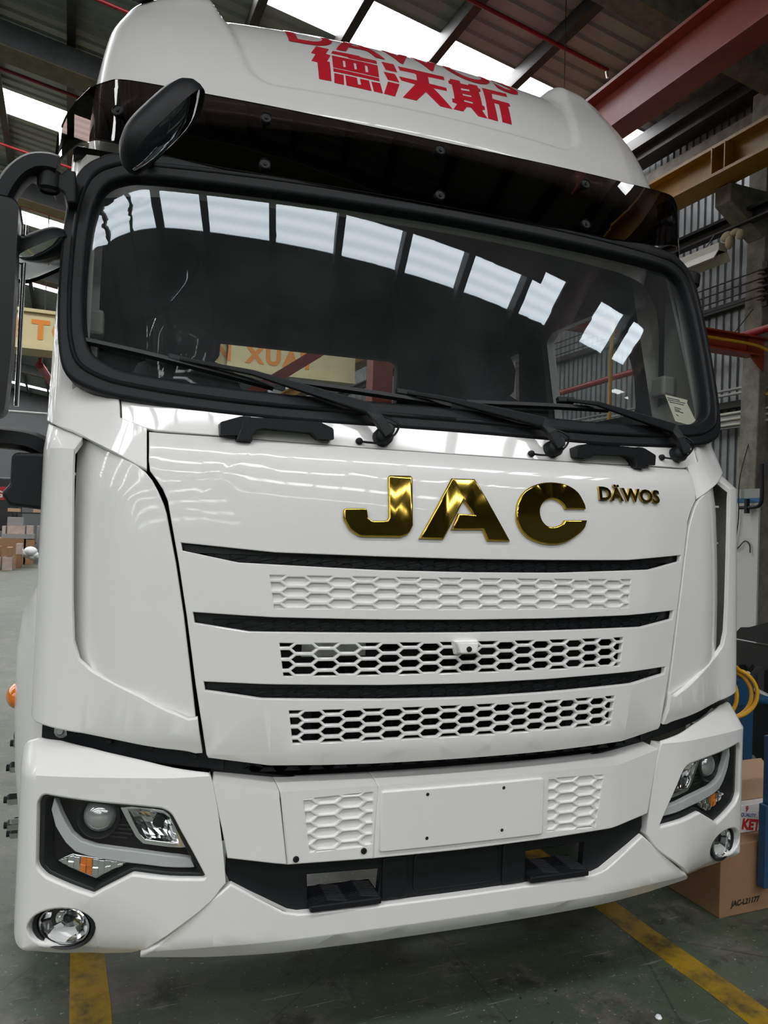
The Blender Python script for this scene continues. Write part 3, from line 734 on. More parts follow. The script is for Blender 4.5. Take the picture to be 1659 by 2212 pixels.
# lower lip
def lipY(x, z):
    a = abs(x); y = .028 + .035 * a * a + max(0, a - .6) * .06
    zc = .404 + max(0, a - .5) * .02
    if z < zc: y += (zc - z) * .75
    return y
def lip_top(x):
    a = abs(x); return .466 if a < .5 else .466 + (a - .5) * (.115 / .20) if a < .70 else .581
lip_out = sym([(0, .345), (.3, .346), (.529, .350), (.75, .362), (.921, .384), (.921, .388), (.692, .572), (.545, .482), (.50, .470), (.3, .466), (0, .465)])
lip = panel('bumper_lip', lip_out, lambda x, z: (x, lipY(x, z), z), M['white'], T, th=.03, rim=.006, us=frange(-.88, .88, 36), vs=(.404, .408, .36, .44, .48, .53), smooth=40)
led = [[(x, lipY(x, lip_top(x)) + .003, lip_top(x) + .0), (x, .075 + .02 * x * x, lip_top(x) + .004)] for x in frange(-.69, .69, 60)]
MB().grid(led).build('lip_ledge', M['white'], lip, smooth=40)

# corner pieces with lamps
def crease(x, z):                # the lower facet falls away below a crease running from the lamp's point to the gap
    if x > 1.2: return 0
    zl = .548 - (1.06 - x) * .454 if x < 1.06 else .548 - (x - 1.06) * .5
    return max(0, zl - z) * .24
def crn_rows(z):
    l = max(0, z - .885) * .95 + max(0, .415 - z) * .7
    return [(x, y + l + crease(x, z)) for x, y in ((.60, .046), (.69, .050), (.75, .0515), (.86, .056), (.957, .079), (1.058, .106), (1.135, .130), (1.195, .152), (1.235, .176), (1.257, .222), (1.268, .30), (1.276, .42), (1.28, .80))]
crnM = plan_map(crn_rows)
cu = lambda x, z: (u_of(crnM, x, z, 0, 10), z)
def offM(mapf, d):
    e = 1e-3
    def f(u, v):
        p = Vector(mapf(u, v)); n = (Vector(mapf(u + e, v)) - Vector(mapf(u - e, v))).cross(Vector(mapf(u, v + e)) - Vector(mapf(u, v - e))).normalized()
        return p - n * d
    return f
crn_out = [cu(.758, .876), cu(.716, .66), cu(.707, .584), cu(.72, .572), cu(.938, .395), cu(.95, .388), cu(1.02, .376), cu(1.1, .377), cu(1.18, .388), cu(1.24, .41), (9.8, .43), (12, .46), (12, .78), (11, .83), (10, .89), (9.3, .93), cu(1.25, .948),
           cu(1.22, .962), cu(1.16, .958), cu(1.075, .943), cu(.914, .913), cu(.80, .893), cu(.765, .888)]
hl_raw = [(.752, .592), (.957, .617), (1.058, .560), (1.180, .607), (1.207, .630), (1.211, .815), (1.198, .841), (.867, .806)]
hl_xz = fillet(hl_raw, [.010, .014, .006, .030, .045, .030, .022, .055], 6)
hl = [cu(*p) for p in hl_xz]
fog_c = (1.135, .470)
def fog_ring(rx, rz, n=28): return [cu(fog_c[0] + rx * math.cos(2 * math.pi * k / n), fog_c[1] + rz * math.sin(2 * math.pi * k / n)) for k in range(n)]
def shrink(poly, d):
    out = []; N = len(poly); sgn = 1 if area(poly) > 0 else -1
    for i in range(N):
        p = Vector(poly[i]); a = (p - Vector(poly[i - 1])); b = (Vector(poly[(i + 1) % N]) - p)
        if a.length < 1e-7 or b.length < 1e-7: out.append(tuple(p)); continue
        a.normalize(); b.normalize(); n = Vector((-(a + b).y, (a + b).x)); n.normalize(); out.append(tuple(p + n * d * sgn))
    return out
for fx in (True, False):
    side = 'nearer' if fx else 'farther'
    usn = frange(1.2, 11.5, 40)
    cr = panel('bumper_corner', crn_out, crnM, M['white'], T, holes=[hl, fog_ring(.090, .064)], th=.05, rim=.007, us=usn, vs=[.40, .415, .45, .5, .56, .62, .7, .8, .87, .885, .91, .94], flipx=fx, smooth=40)
    # headlamp
    lamp = panel('headlamp', hl, offM(crnM, .075), M['dark'], T, us=usn, rim=.001, th=.002, flipx=fx)
    panel('lamp_surround', hl, offM(crnM, .018), M['black_s'], lamp, holes=[[cu(*p) for p in shrink(hl_xz, .013)]], us=usn, rim=.004, th=.05, flipx=fx)
    def lm(pts, d): return [cu(*p) for p in pts], offM(crnM, d)
    o_, m_ = lm([(.792, .624), (.877, .632), (.987, .645), (1.076, .660), (1.117, .673), (1.143, .697), (1.171, .740), (1.185, .784), (1.178, .816), (1.158, .769), (1.129, .718), (1.103, .697), (1.062, .684), (.951, .669), (.840, .654), (.802, .646)], .030)
    panel('light_guide', o_, m_, M['milky'], lamp, us=usn, rim=.003, th=.02, flipx=fx)
    o_, m_ = lm([(.818, .677), (.941, .692), (.960, .711), (.984, .753), (1.004, .790), (.956, .792), (.886, .781), (.863, .766), (.843, .726)], .040)
    rxz = [(.818, .677), (.941, .692), (.960, .711), (.984, .753), (1.004, .790), (.956, .792), (.886, .781), (.863, .766), (.843, .726)]
    rf = panel('reflector_frame', o_, m_, M['chrome'], lamp, holes=[[cu(*p) for p in [(.836, .688), (.936, .701), (.950, .716), (.970, .753), (.986, .786), (.955, .788), (.888, .776), (.868, .763), (.852, .727)]]], us=usn, rim=.002, th=.03, flipx=fx)
    rb = MB(); rnd = random.Random(3); V_ = {}; NX, NZ = 9, 6
    for i in range(NX + 1):
        for j in range(NZ + 1):
            a, b = i / NX, j / NZ
            x = (.826 + (.946 - .826) * a) * (1 - b) + (.872 + (1.000 - .872) * a) * b
            z = (.680 + (.695 - .680) * a) * (1 - b) + (.775 + (.792 - .775) * a) * b
            bowl = .030 * (1 - (2 * a - 1) ** 2) * (1 - (2 * b - 1) ** 2)
            V_[i, j] = offM(crnM, .048 + bowl + rnd.uniform(-.003, .003))(*cu(x, z))
    for i in range(NX):
        for j in range(NZ):
            rb.add([V_[i, j], V_[i + 1, j], V_[i + 1, j + 1], V_[i, j + 1]], [(0, 1, 2), (0, 2, 3)])
    rb.build('reflector', M['chrome'], lamp, flipx=fx)
    bc = offM(crnM, .075)(*cu(.905, .745)); ba = Vector((.25, -1, 0)).normalized()
    MB().lathe([(.016, 0), (.016, .022), (.012, .026), (0, .026)], bc, ba, 14).build('bulb_cap', M['black_s'], lamp, smooth=40, flipx=fx)
    MB().obox(Vector(bc) + ba * .006 + Vector((-.035, 0, -.012)), (.012, 0, 0), (0, .006, 0), (0, 0, .022)).build('reflector_slot', M['dark'], lamp, flipx=fx)
    pc = Vector(crnM(*cu(1.063, .765)))
    ax = Vector((.30, -1, .05)).normalized(); pc = pc - ax * .060
    MB().lathe([(.058, -.01), (.060, .018), (.055, .024), (.050, .014), (.047, .0)], pc, ax, 28, False).build('projector_ring', M['black_s'], lamp, smooth=40, flipx=fx)
    MB().lathe([(.046, .004), (.043, .012), (.035, .022), (.022, .029), (.008, .032), (0, .0325)], pc, ax, 28).build('projector_lens', mat('projector_glass', (.55, .57, .57), .12, metal=.6), lamp, smooth=60, flipx=fx)
    o_, m_ = lm([(.981, .639), (1.062, .594), (1.165, .640), (1.127, .658)], .042)
    tn = panel('turn_signal', o_, m_, M['chrome'], lamp, us=usn, rim=.002, th=.015, flipx=fx)
    def tp(t, w):
        x = .985 + (1.160 - .985) * t; top_ = lerp_tab([(.98, .640), (1.127, .657), (1.165, .641)], x); bot = lerp_tab([(.98, .638), (1.062, .597), (1.165, .639)], x); return cu(x, bot + (top_ - bot) * w)
    for k in range(10):
        a, b = .03 + k * .094, .03 + k * .094 + .082
        for w0, w1 in ((.06, .48), (.52, .94)):
            mm = M['amber'] if (k, w0) in ((5, .06), (5, .52), (6, .52), (6, .06)) else M['chrome']
            q = [tp(a, w0), tp(b, w0), tp(b, w1), tp(a, w1)]
            panel('turn_facet', q, offM(crnM, .034 + .004 * ((k + (w0 > .3)) % 2)), mm, tn, rim=.0015, th=.008, flipx=fx)
    for k in range(4):
        z = .700 + k * .011; q = [cu(.985 - k * .012, z), cu(1.03 - k * .006, z + .004), cu(1.03 - k * .006, z + .007), cu(.985 - k * .012, z + .003)]
        panel('lamp_fin', q, offM(crnM, .05), M['black_s'], lamp, rim=.001, th=.004, flipx=fx)
    panel('lamp_glass', shrink(hl, -.02), offM(crnM, .010), M['lens'], lamp, us=usn, rim=.0005, th=.001, steps=1, flipx=fx, smooth=60)
    # fog lamp: an oval unit in a flared white recess
    fc = Vector(crnM(*cu(*fog_c))); fa = Vector((.42, -1, 0)).normalized(); fb = Vector((0, 0, 1)); ft = fa.cross(fb).normalized(); fc = fc - fa * .020
    def oval(prof, n=36, jit=None):
        return MB().loft([[fc + fa * h + ft * (r * 1.36 * math.cos(2 * math.pi * k / n)) + fb * (r * math.sin(2 * math.pi * k / n)) for k in range(n)] for r, h in prof], True, False)
    fog = oval([(.0655, .004), (.063, .010), (.057, .006), (.054, -.012), (.030, -.03)]).build('fog_lamp', M['black_s'], T, smooth=40, flipx=fx)
    oval([(.053, -.012), (.053, .004), (.0495, .006), (.049, -.008)]).build('lamp_ring', M['chrome'], fog, smooth=40, flipx=fx)
    rr = MB(); rnd = random.Random(5)
    rings_ = [(.010, -.040), (.022, -.036), (.036, -.026), (.049, -.008)]
    for (r0, h0), (r1, h1) in zip(rings_, rings_[1:]):
        for k in range(12):
            t0, t1 = 2 * math.pi * k / 12, 2 * math.pi * (k + 1) / 12; j = rnd.uniform(-.005, .005)
            pt = lambda r, h, t: fc + fa * (h + j) + ft * (r * 1.36 * math.cos(t)) + fb * (r * math.sin(t))
            rr.add([pt(r0, h0, t0), pt(r1, h1, t0), pt(r1, h1, t1), pt(r0, h0, t1)], [(0, 1, 2, 3)])
    rr.build('fog_reflector', M['chrome'], fog, flipx=fx)
    MB().lathe([(.014, -.042), (.014, -.018), (.010, -.012), (.006, -.014), (0, -.014)], fc + fb * .008, fa, 14).build('fog_bulb', M['black_s'], fog, smooth=40, flipx=fx)
    oval([(.0495, -.002), (.036, .006), (.018, .010), (.001, .011)]).build('fog_glass', M['lens'], fog, smooth=60, flipx=fx)
# ------------------------------------------------------------------ visor
VP_ = [(0, 0), (.3, .005), (.618, .024), (.85, .050), (1.0, .074), (1.08, .096), (1.145, .140), (1.198, .192), (1.244, .242), (1.278, .288), (1.297, .325)]
def vis_rows(z): return [(x, .384 + (z - 2.94) * .07 + y) for x, y in VP_]
visR = plan_map(vis_rows)
def visM(u, z):
    x, y, zz = visR(abs(u), z); return (x if u >= 0 else -x, y, zz)
def vu(x, z): return (u_of(visR, x, z, 0, 10), z)
vis_out = sym([(0, 2.742), vu(.4, 2.744), vu(.75, 2.752), vu(.95, 2.772), vu(1.08, 2.80), vu(1.15, 2.822), vu(1.20, 2.824), vu(1.25, 2.797), vu(1.272, 2.785), vu(1.280, 2.795), vu(1.276, 2.87), vu(1.250, 2.93), vu(1.215, 2.97), vu(1.175, 3.0), vu(1.10, 3.012), vu(1.0, 3.005), vu(.7, 2.99), vu(.3, 2.979), (0, 2.976)])
visor = panel('sun_visor', vis_out, visM, M['visor'], T, us=frange(-9, 9, 72), vs=frange(2.78, 2.98, 8), th=.008, rim=.003, smooth=60)
for x, z in ((0, 2.939), (0, 2.773), (.618, 2.938), (-.618, 2.938), (.618, 2.779), (-.618, 2.779), (1.08, 2.90), (-1.08, 2.90)):
    u = vu(abs(x), z)[0]; p = Vector(visM(u if x >= 0 else -u, z)); n = Vector((.0 if abs(x) < 1 else (.45 if x > 0 else -.45), -1, .15)).normalized()
    MB().lathe([(.019, -.004), (.019, .011), (.0165, .013), (.0165, .010), (.006, .010), (.006, .014), (.003, .014), (0, .012)], p, n, 20).build('visor_knob', M['black'], visor, smooth=40)
    MB().lathe([(.005, -.004), (.005, -.075), (0, -.075)], p, n, 8).build('visor_post', M['black'], visor)

# ------------------------------------------------------------------ high roof
# per section: centre z, centre y, shoulder z, shoulder y, half width
SEC = [(2.70, .50, 2.70, .50, 1.19), (2.78, .475, 2.78, .475, 1.19), (2.88, .43, 2.88, .43, 1.19), (3.0, .418, 3.0, .418, 1.187), (3.1, .455, 3.1, .455, 1.182), (3.2, .50, 3.2, .50, 1.172),
       (3.3, .56, 3.3, .558, 1.160), (3.4, .640, 3.40, .630, 1.145), (3.48, .725, 3.49, .70, 1.115), (3.545, .825, 3.57, .76, 1.075), (3.60, .95, 3.63, .845, 1.01), (3.645, 1.15, 3.68, .99, .93), (3.67, 1.5, 3.705, 1.25, .86), (3.675, 1.9, 3.71, 1.9, .80)]
def sec_at(t):
    n = len(SEC) - 1; t = max(0, min(n - 1e-6, t)); i = int(t); f = t - i; out = []
    g = lambda k: SEC[max(0, min(n, k))]
    for c in range(5):
        a, b, d, e = g(i - 1)[c], g(i)[c], g(i + 1)[c], g(i + 2)[c]
        out.append(.5 * (2 * b + (d - a) * f + (2 * a - 5 * b + 4 * d - e) * f * f + (3 * b - a - 3 * d + e) * f ** 3))
    return out
def t_of_z(z):
    lo, hi = 0.0, len(SEC) - 1.0
    for _ in range(40):
        m = (lo + hi) / 2
        if sec_at(m)[0] < z: lo = m
        else: hi = m
    return lo
def sstep(x): x = max(0, min(1, x)); return x * x * (3 - 2 * x)
def recess(x, z):
    a = abs(x); dx = .655 + (z - 3.1) * .22 - a; dz = z - 3.108; r = .09
    if dx < r and dz < r: d = r - math.hypot(r - dx, r - dz)
    else: d = min(dx, dz)
    return d
def roof_pt(t, x):
    """front face point: the middle is a shallow recess between taller shoulders"""
    zc, yc, zs, ys, xs = sec_at(t); d = recess(x, zc); w = sstep(.5 - d / .05); p = .12 * x * x
    return (x, yc + (ys - yc) * w + p + .016 * sstep(d / .016), zc + (zs - zc) * w)
def roof_row(t):
    zc, yc, z, ys, xs = sec_at(t); k = min(1, xs / 1.15); f = .93 * k
    row = [roof_pt(t, x) for x in frange(0, f, 62)]
    yb = row[-1][1]
    tail = crom([(f, yb, z), (f + (xs - f) * .5, yb + .055, z), (f + (xs - f) * .84, yb + .125, z), (xs - .012, yb + .23, z), (xs, yb + .40, z)], 5)[1:]
    row += [tuple(p) for p in tail] + [(xs, max(2.12, yb + .41), z)]
    return row
ts = frange(0, 3.0, 10) + [3 + k * .08 for k in range(1, 80) if 3 + k * .08 < 9] + frange(9, 13, 16)
rows = [roof_row(t) for t in ts]
rmb = MB().grid([[(-p[0], p[1], p[2]) for p in reversed(r[1:])] + list(r) for r in rows])
top = rows[-1]
n_ = len(top)
rmb.add([(-p[0], p[1], p[2]) for p in reversed(top[1:])] + list(top), [list(range(2 * n_ - 1))])
roof = rmb.build('roof_fairing', M['white'], T, smooth=50)
# red lettering on the roof
def roof_letter(off): return lambda x, z: (lambda p: (p[0], p[1] - off, p[2]))(roof_pt(t_of_z(z), x))
for k, nm in (('de', 'roof_character'), ('wo', 'roof_character'), ('si', 'roof_character')):
    mbx = None
    for out, hs in LET[k]:
        panel(nm, out, roof_letter(.0022), M['red_vinyl'], roof, holes=hs, th=.0012, rim=.0004, steps=1, us=frange(-.45, .4, 17), vs=frange(3.18, 3.36, 9))
vs_, fs_ = text_mesh('DÄWOS', 1.0, .02, 6)
x0_, x1_ = min(v[0] for v in vs_), max(v[0] for v in vs_); cap_ = max(v[1] for v in vs_ if v[0] < x0_ + .3)
bm = bmesh.new(); bv = [bm.verts.new((-.50 + (v[0] - x0_) / (x1_ - x0_) * .975, v[1] / cap_, 0)) for v in vs_]
for f in fs_:
    try: bm.faces.new([bv[i] for i in f])
    except ValueError: pass
for v in frange(.06, 1.2, 16): bmesh.ops.bisect_plane(bm, geom=bm.verts[:] + bm.edges[:] + bm.faces[:], dist=1e-5, plane_co=(0, v, 0), plane_no=(0, 1, 0))
for u in frange(-.4, .4, 12): bmesh.ops.bisect_plane(bm, geom=bm.verts[:] + bm.edges[:] + bm.faces[:], dist=1e-5, plane_co=(u, 0, 0), plane_no=(1, 0, 0))
t0_, t1_ = t_of_z(3.392), t_of_z(3.53)
for v in bm.verts:
    u, w = v.co.x, v.co.y; p = roof_pt(t0_ + (t1_ - t0_) * w, u); v.co = (p[0], p[1] - .0015, p[2] + .0015)
me = bpy.data.meshes.new('roof_name'); bm.to_mesh(me); bm.free()
finish(me, 'roof_name', M['red_vinyl'], roof, 50)
# roof marker lamp
ml = MB().box(-1.06, -.98, .86, .93, 3.555, 3.585).build('roof_lamp', M['black_s'], T, bev=.004)
MB().ball((-1.02, .895, 3.60), .045, .035, .035).build('lamp_dome', M['lens'], ml, smooth=60)
MB().ball((-1.02, .895, 3.595), .02, .015, .02).build('lamp_bulb', M['chrome'], ml, smooth=60)

# ------------------------------------------------------------------ pixel-guided points on real surfaces
def ray(px, py): return RIGHT * ((px - 829.5) / 1661) + DOWN * ((py - 1106) / 1661) + FWD
def on(px, py, fn, off=0.0):
    v = ray(px, py); y = .2
    for _ in range(40):
        t = (y - CAM.y) / v.y; p = CAM + v * t; y = .5 * y + .5 * (fn(p.x, p.z) + off)
    return CAM + v * ((y - CAM.y) / v.y)

# wipers
def wiper(piv, elbow, mid_, tip, b0, b1, noz):
    P0 = on(*piv, scutY, -.02); P1 = on(*elbow, scutY, -.055); P2 = on(*mid_, winY, -.050); P3 = on(*tip, winY, -.035)
    w = thing_part('wiper', T)
    MB().lathe([(.030, .025), (.030, -.012), (.024, -.02), (.016, -.024), (0, -.026)], P0, (0, 1, -.2), 18).build('pivot_cap', M['black'], w, smooth=40)
    c1 = P0 + Vector((0, -.028, 0))
    MB().lathe([(.020, .01), (.020, -.006), (.015, -.014), (0, -.016)], P0 + Vector((.010, -.018, .022)), (.25, 1, -.1), 16).build('nut_cap', M['black_s'], w, smooth=40)
    d = (P1 - c1); arm = MB()
    def ring(p, wd, hg, d):
        d = d.normalized(); s_ = d.cross(Vector((0, -1, 0))).normalized(); n = s_.cross(d).normalized()
        return [p + s_ * wd + n * hg, p - s_ * wd + n * hg, p - s_ * wd - n * hg, p + s_ * wd - n * hg]
    arm.loft([ring(c1 + Vector((.01, 0, .0)), .016, .012, d), ring(c1.lerp(P1, .55) + Vector((.004, -.006, .004)), .016, .012, d), ring(P1, .017, .014, (P2 - c1)), ring(P1.lerp(P2, .5), .013, .011, P2 - P1), ring(P2, .008, .007, P2 - P1), ring(P3, .006, .005, P3 - P2)])
    arm.build('wiper_arm', M['black'], w, bev=.003)
    B0 = on(*b0, winY, -.022); B1 = on(*b1, winY, -.022); n = 12
    sp = []
    for k in range(n + 1):
        f = k / n; q = B0.lerp(B1, f); sp.append(Vector((q.x, winY(q.x, q.z) - .014 - .010 * math.sin(math.pi * f), q.z)))
    bl = MB(); dd = (B1 - B0).normalized(); up = Vector((0, -1, .3)).normalized(); sd = dd.cross(up).normalized()
    bl.loft([[p + sd * .011 + up * -.004, p + sd * .006 + up * .010, p - sd * .006 + up * .010, p - sd * .011 + up * -.004] for p in sp])
    bl.build('wiper_blade', M['black_s'], w)
    MB().loft([[p + sd * .002 + up * -.003, p - sd * .002 + up * -.003, p - sd * .001 - up * .013, p + sd * .001 - up * .013] for p in sp]).build('blade_rubber', M['rubber'], w)
    MB().obox(P3 + Vector((0, .010, 0)), dd * .035, sd * .010, up * .010).build('blade_clip', M['black'], w, bev=.003)
    N0 = on(*noz, scutY, -.006)
    MB().lathe([(.011, .006), (.011, -.004), (.006, -.008), (0, -.008)], N0, (0, 1, 0), 12).build('washer_grommet', M['rubber'], w, smooth=40)
    MB().tube(crom([N0, N0 + Vector((.03, -.018, -.004)), P0 + Vector((-.01, -.03, -.022)), P0 + Vector((.032, -.03, .012)), P0 + Vector((.028, -.035, .045)), P1 + Vector((.012, .0, -.012))], 5), .0035, 6).build('washer_hose', M['rubber'], w, smooth=60)
def thing_part(name, parent):
    o = bpy.data.objects.new(name, None); COL.objects.link(o); o.parent = parent; return o
wiper((828, 943), (795, 882), (545, 805), (388, 775), (180, 734), (592, 836), (776, 953))
wiper((1196, 969), (1172, 912), (955, 860), (880, 848), (624, 823), (975, 876), (1148, 980))
wiper((1466, 981), (1452, 925), (1290, 872), (1225, 864), (1008, 869), (1316, 884), (1430, 988))

# grab handles
for fx in (True, False):
    y0 = lambda x: scutY(x, 1.87)
    prof = fillet([(.762, 1.883), (.705, 1.903), (.468, 1.903), (.428, 1.887), (.425, 1.853), (.474, 1.852), (.492, 1.870), (.640, 1.874), (.660, 1.866), (.672, 1.848), (.760, 1.846)], [.006, .02, .02, .01, .004, .006, .01, .012, .012, .006, .004], 3)
    h = thing_part('grab_handle', T)
    hm = MB(); front = []; back = []
    hm.loft([[(x, scutY(x, 1.87) + dy - (.0 if abs(x - .6) > .13 else .006), z) for x, z in (prof if k in (0, 3) else prof)] for k, dy in enumerate((.012, -.012, -.040, -.048))])
    hm.build('handle_bar', M['black'], h, smooth=35, flipx=fx)
    MB().loft([[(x, scutY(x, 1.87) + dy, z) for x, z in ((.676, 1.906), (.700, 1.906), (.704, 1.868), (.716, 1.832), (.668, 1.832), (.674, 1.868))] for dy in (.02, -.054)]).build('handle_clip', M['black_s'], h, bev=.003, flipx=fx)

# ------------------------------------------------------------------ mirrors
def mirror_head(parent, name, c, L, n, a, b, d, glass_m):
    c, L, n = Vector(c), Vector(L).normalized(), Vector(n); n = (n - L * n.dot(L)).normalized(); B_ = L.cross(n).normalized(); N = 28; rings = []
    def se(t, e=.62): s, k = math.sin(t), math.cos(t); return math.copysign(abs(k) ** e, k), math.copysign(abs(s) ** e, s)
    for f, h in ((1.0, .25), (1.02, .0), (1.0, -.35), (.90, -.65), (.68, -.9), (.35, -1.0), (.02, -1.02)):
        rings.append([c + L * (a * f * se(2 * math.pi * k / N)[0]) + B_ * (b * f * se(2 * math.pi * k / N)[1]) + n * (d * h) for k in range(N)])
    rings = [[c + L * (a * .93 * se(2 * math.pi * k / N)[0]) + B_ * (b * .92 * se(2 * math.pi * k / N)[1]) + n * (d * .0) for k in range(N)]] + rings
    sh = MB().loft(rings, True, False).build(name, M['black'], parent, smooth=50)
    gl = [[c + L * (a * .94 * f * se(2 * math.pi * k / N)[0]) + B_ * (b * .93 * f * se(2 * math.pi * k / N)[1]) + n * (d * (.15 + .42 * (1 - f * f))) for k in range(N)] for f in (1.0, .8, .55, .3, .02)]
    MB().loft(gl, True, False).build('mirror_glass', glass_m, sh, smooth=60)
    return sh
fm = thing_part('front_mirror', T)
mc = Vector((-.953, .06, 2.672))
mirror_head(fm, 'mirror_shell', mc, (.60, .05, .76), (.66, -.06, -.60), .150, .095, .062, mat('dark_mirror_glass', (.30, .32, .33), .03, metal=1.0))
MB().tube(crom([mc + Vector((-.03, .03, .05)), (-.985, .18, 2.725), (-.985, .32, 2.735), (-.98, .47, 2.735)], 5), .018, 10).build('mirror_arm', M['black'], fm, smooth=60)
MB().lathe([(.05, 0), (.05, .02), (.03, .035), (0, .036)], (-.98, .475, 2.735), (0, -1, 0), 18).build('arm_base', M['black'], fm, smooth=40)

sm = thing_part('side_mirror', T)
hous = fillet([(-1.62, 1.87), (-1.352, 1.868), (-1.340, 2.05), (-1.336, 2.505), (-1.62, 2.52)], [.03, .03, .1, .03, .05], 4)
MB().loft([[(x, y, z) for x, z in hous] for y in (.30, .295)] + [[(-1.48 + (x + 1.48) * .96, .42, 2.19 + (z - 2.19) * .97) for x, z in hous]]).build('mirror_housing', M['black_s'], sm, bev=.012)
MB().prism([(-1.60, 1.90), (-1.356, 1.90), (-1.35, 2.48), (-1.60, 2.48)], (0, .421, 0), (1, 0, 0), (0, 0, 1), (0, 1, 0), .004).build('mirror_glass', M['mirror'], sm)
MB().tube([(-1.334, .415, 1.92), (-1.333, .42, 2.2), (-1.330, .415, 2.47)], .007, 8).build('chrome_edge', M['chrome'], sm, smooth=60)
def strap(name, pts, w, h, m=None, parent=None):
    P = [Vector(p) for p in pts]; rings = []
    for i, p in enumerate(P):
        t = (P[min(i + 1, len(P) - 1)] - P[max(i - 1, 0)]).normalized(); s_ = Vector((0, 1, 0)); n = t.cross(s_).normalized()
        ww = w[i] if isinstance(w, (list, tuple)) else w; hh = h[i] if isinstance(h, (list, tuple)) else h
        rings.append([p + s_ * (ww * cs) + n * (hh * sn) for cs, sn in ((1, .6), (.6, 1), (-.6, 1), (-1, .6), (-1, -.6), (-.6, -1), (.6, -1), (1, -.6))])
    return MB().loft(rings).build(name, m or M['black'], parent, smooth=40)
strap('mirror_arm', crom([(-1.245, .40, 2.652), (-1.275, .40, 2.655), (-1.315, .40, 2.645), (-1.355, .40, 2.610), (-1.385, .40, 2.555), (-1.40, .40, 2.50), (-1.40, .40, 2.44)], 3), .045, [.03, .031, .031, .031, .031, .031, .031, .031, .030, .030, .030, .030, .030, .030, .030, .030, .030, .030, .030], None, sm)
MB().lathe([(.035, 0), (.035, -.05), (.026, -.058), (.026, -.052), (.010, -.052), (0, -.05)], (-1.268, .40, 2.635), (0, 0, 1), 20).build('arm_pivot', M['black'], sm, smooth=40)
MB().prism([(-1.275, 2.618), (-1.235, 2.632), (-1.222, 2.645), (-1.195, 2.648), (-1.19, 2.55), (-1.215, 2.545), (-1.225, 2.575), (-1.255, 2.59)], (0, .38, 0), (1, 0, 0), (0, 0, 1), (0, 1, 0), .12).build('arm_bracket', M['black'], sm, bev=.006)
strap('lower_arm', crom([(-1.55, .45, 1.82), (-1.40, .45, 1.826), (-1.30, .45, 1.820), (-1.24, .46, 1.795), (-1.20, .48, 1.78)], 4), .05, .032, None, sm)
wm = mirror_head(sm, 'wide_mirror', (-1.285, .46, 2.395), (.80, .15, .55), (.35, -.38, -.85), .105, .075, .06, M['mirror'])
MB().tube([(-1.29, .49, 2.42), (-1.36, .44, 2.44)], .015, 8).build('mirror_stay', M['black'], sm)
kb = fillet([(-1.337, 1.778), (-1.22, 1.782), (-1.22, 1.608), (-1.338, 1.620), (-1.358, 1.650), (-1.356, 1.662), (-1.338, 1.685)], [.02, .01, .01, .02, .015, .015, .02], 4)
MB().loft([[(x, y, z) for x, z in kb] for y in (.37, .47)]).build('kerb_mirror', M['black'], sm, bev=.01)
# hub of the mirror on the far side
rm = MB().lathe([(.040, -.055), (.042, -.02), (.052, -.015), (.052, .03), (.045, .036), (0, .036)], (1.292, .62, 2.715), (.1, 0, 1), 20).build('mirror_hub', M['black'], T, smooth=40)
MB().prism([(1.23, 2.62), (1.30, 2.665), (1.31, 2.69), (1.25, 2.70), (1.22, 2.69)], (0, .58, 0), (1, 0, 0), (0, 0, 1), (0, 1, 0), .07).build('hub_bracket', M['black'], rm, bev=.006)

# ------------------------------------------------------------------ cab sides, back, interior
doorX = lambda z: 1.252 - max(0, z - 2.25) * .045
def sideM(y, z): return (doorX(z), y, z)
def sideMf(y, z): return (-doorX(z), -y, z)
for fx in (False, True):
    mf = (lambda y, z: (doorX(z), y, z))
    wh = fillet([(.78, 2.14), (1.52, 2.14), (1.62, 2.66), (1.55, 2.70), (.98, 2.70), (.80, 2.35)], .04, 4)
    wh2 = fillet([(1.86, 2.34), (2.06, 2.34), (2.06, 2.66), (1.86, 2.66)], .03, 4)
    d = panel('cab_side', [(.70, 1.05), (2.2, 1.05), (2.2, 2.86), (.70, 2.86)], mf, M['white'], T, holes=[wh, wh2], th=.05, rim=.006, us=(1.0, 1.4, 1.8), vs=(1.5, 2.0, 2.25, 2.5), flipx=fx)
    panel('door_glass', wh, lambda y, z: (doorX(z) - .012, y, z), M['sideglass'], d, rim=.0005, th=.001, steps=1, flipx=fx)
    panel('quarter_glass', wh2, lambda y, z: (doorX(z) - .012, y, z), M['sideglass'], d, rim=.0005, th=.001, steps=1, flipx=fx)
    panel('door_trim', [(.62, 1.2), (2.15, 1.2), (2.15, 2.80), (.62, 2.80)], lambda y, z: (doorX(z) - .055, y, z), M['charcoal'], d, holes=[shrink(wh, -.0), shrink(wh2, -.0)], rim=.004, th=.03, flipx=fx)
    tr = MB(); rows_ = []
    for z in frange(1.96, 2.78, 10):
        yw = winY(1.17, z); rows_.append([(1.135, yw + .03, z), (1.175, yw + .035, z), (1.195, yw + .09, z), (1.175, yw + .26, z), (1.12, yw + .27, z)])
    MB().grid(rows_).build('pillar_trim', M['beige'], T, smooth=40, flipx=fx)
    MB().box(1.10, 1.165, .52, .60, 2.185, 2.27).build('trim_cover', M['beige'], T, bev=.012, flipx=fx)
rw = fillet([(-.575, 2.20), (.49, 2.20), (.49, 2.575), (-.575, 2.575)], .04, 4)
rear = panel('cab_rear', [(-1.25, 1.05), (1.25, 1.05), (1.25, 2.86), (-1.25, 2.86)], lambda x, z: (x, 2.10, z), M['charcoal'], T, holes=[rw], th=.06, rim=.006)
panel('rear_glass', rw, lambda x, z: (x, 2.13, z), M['sideglass'], rear, rim=.0005, th=.001, steps=1)
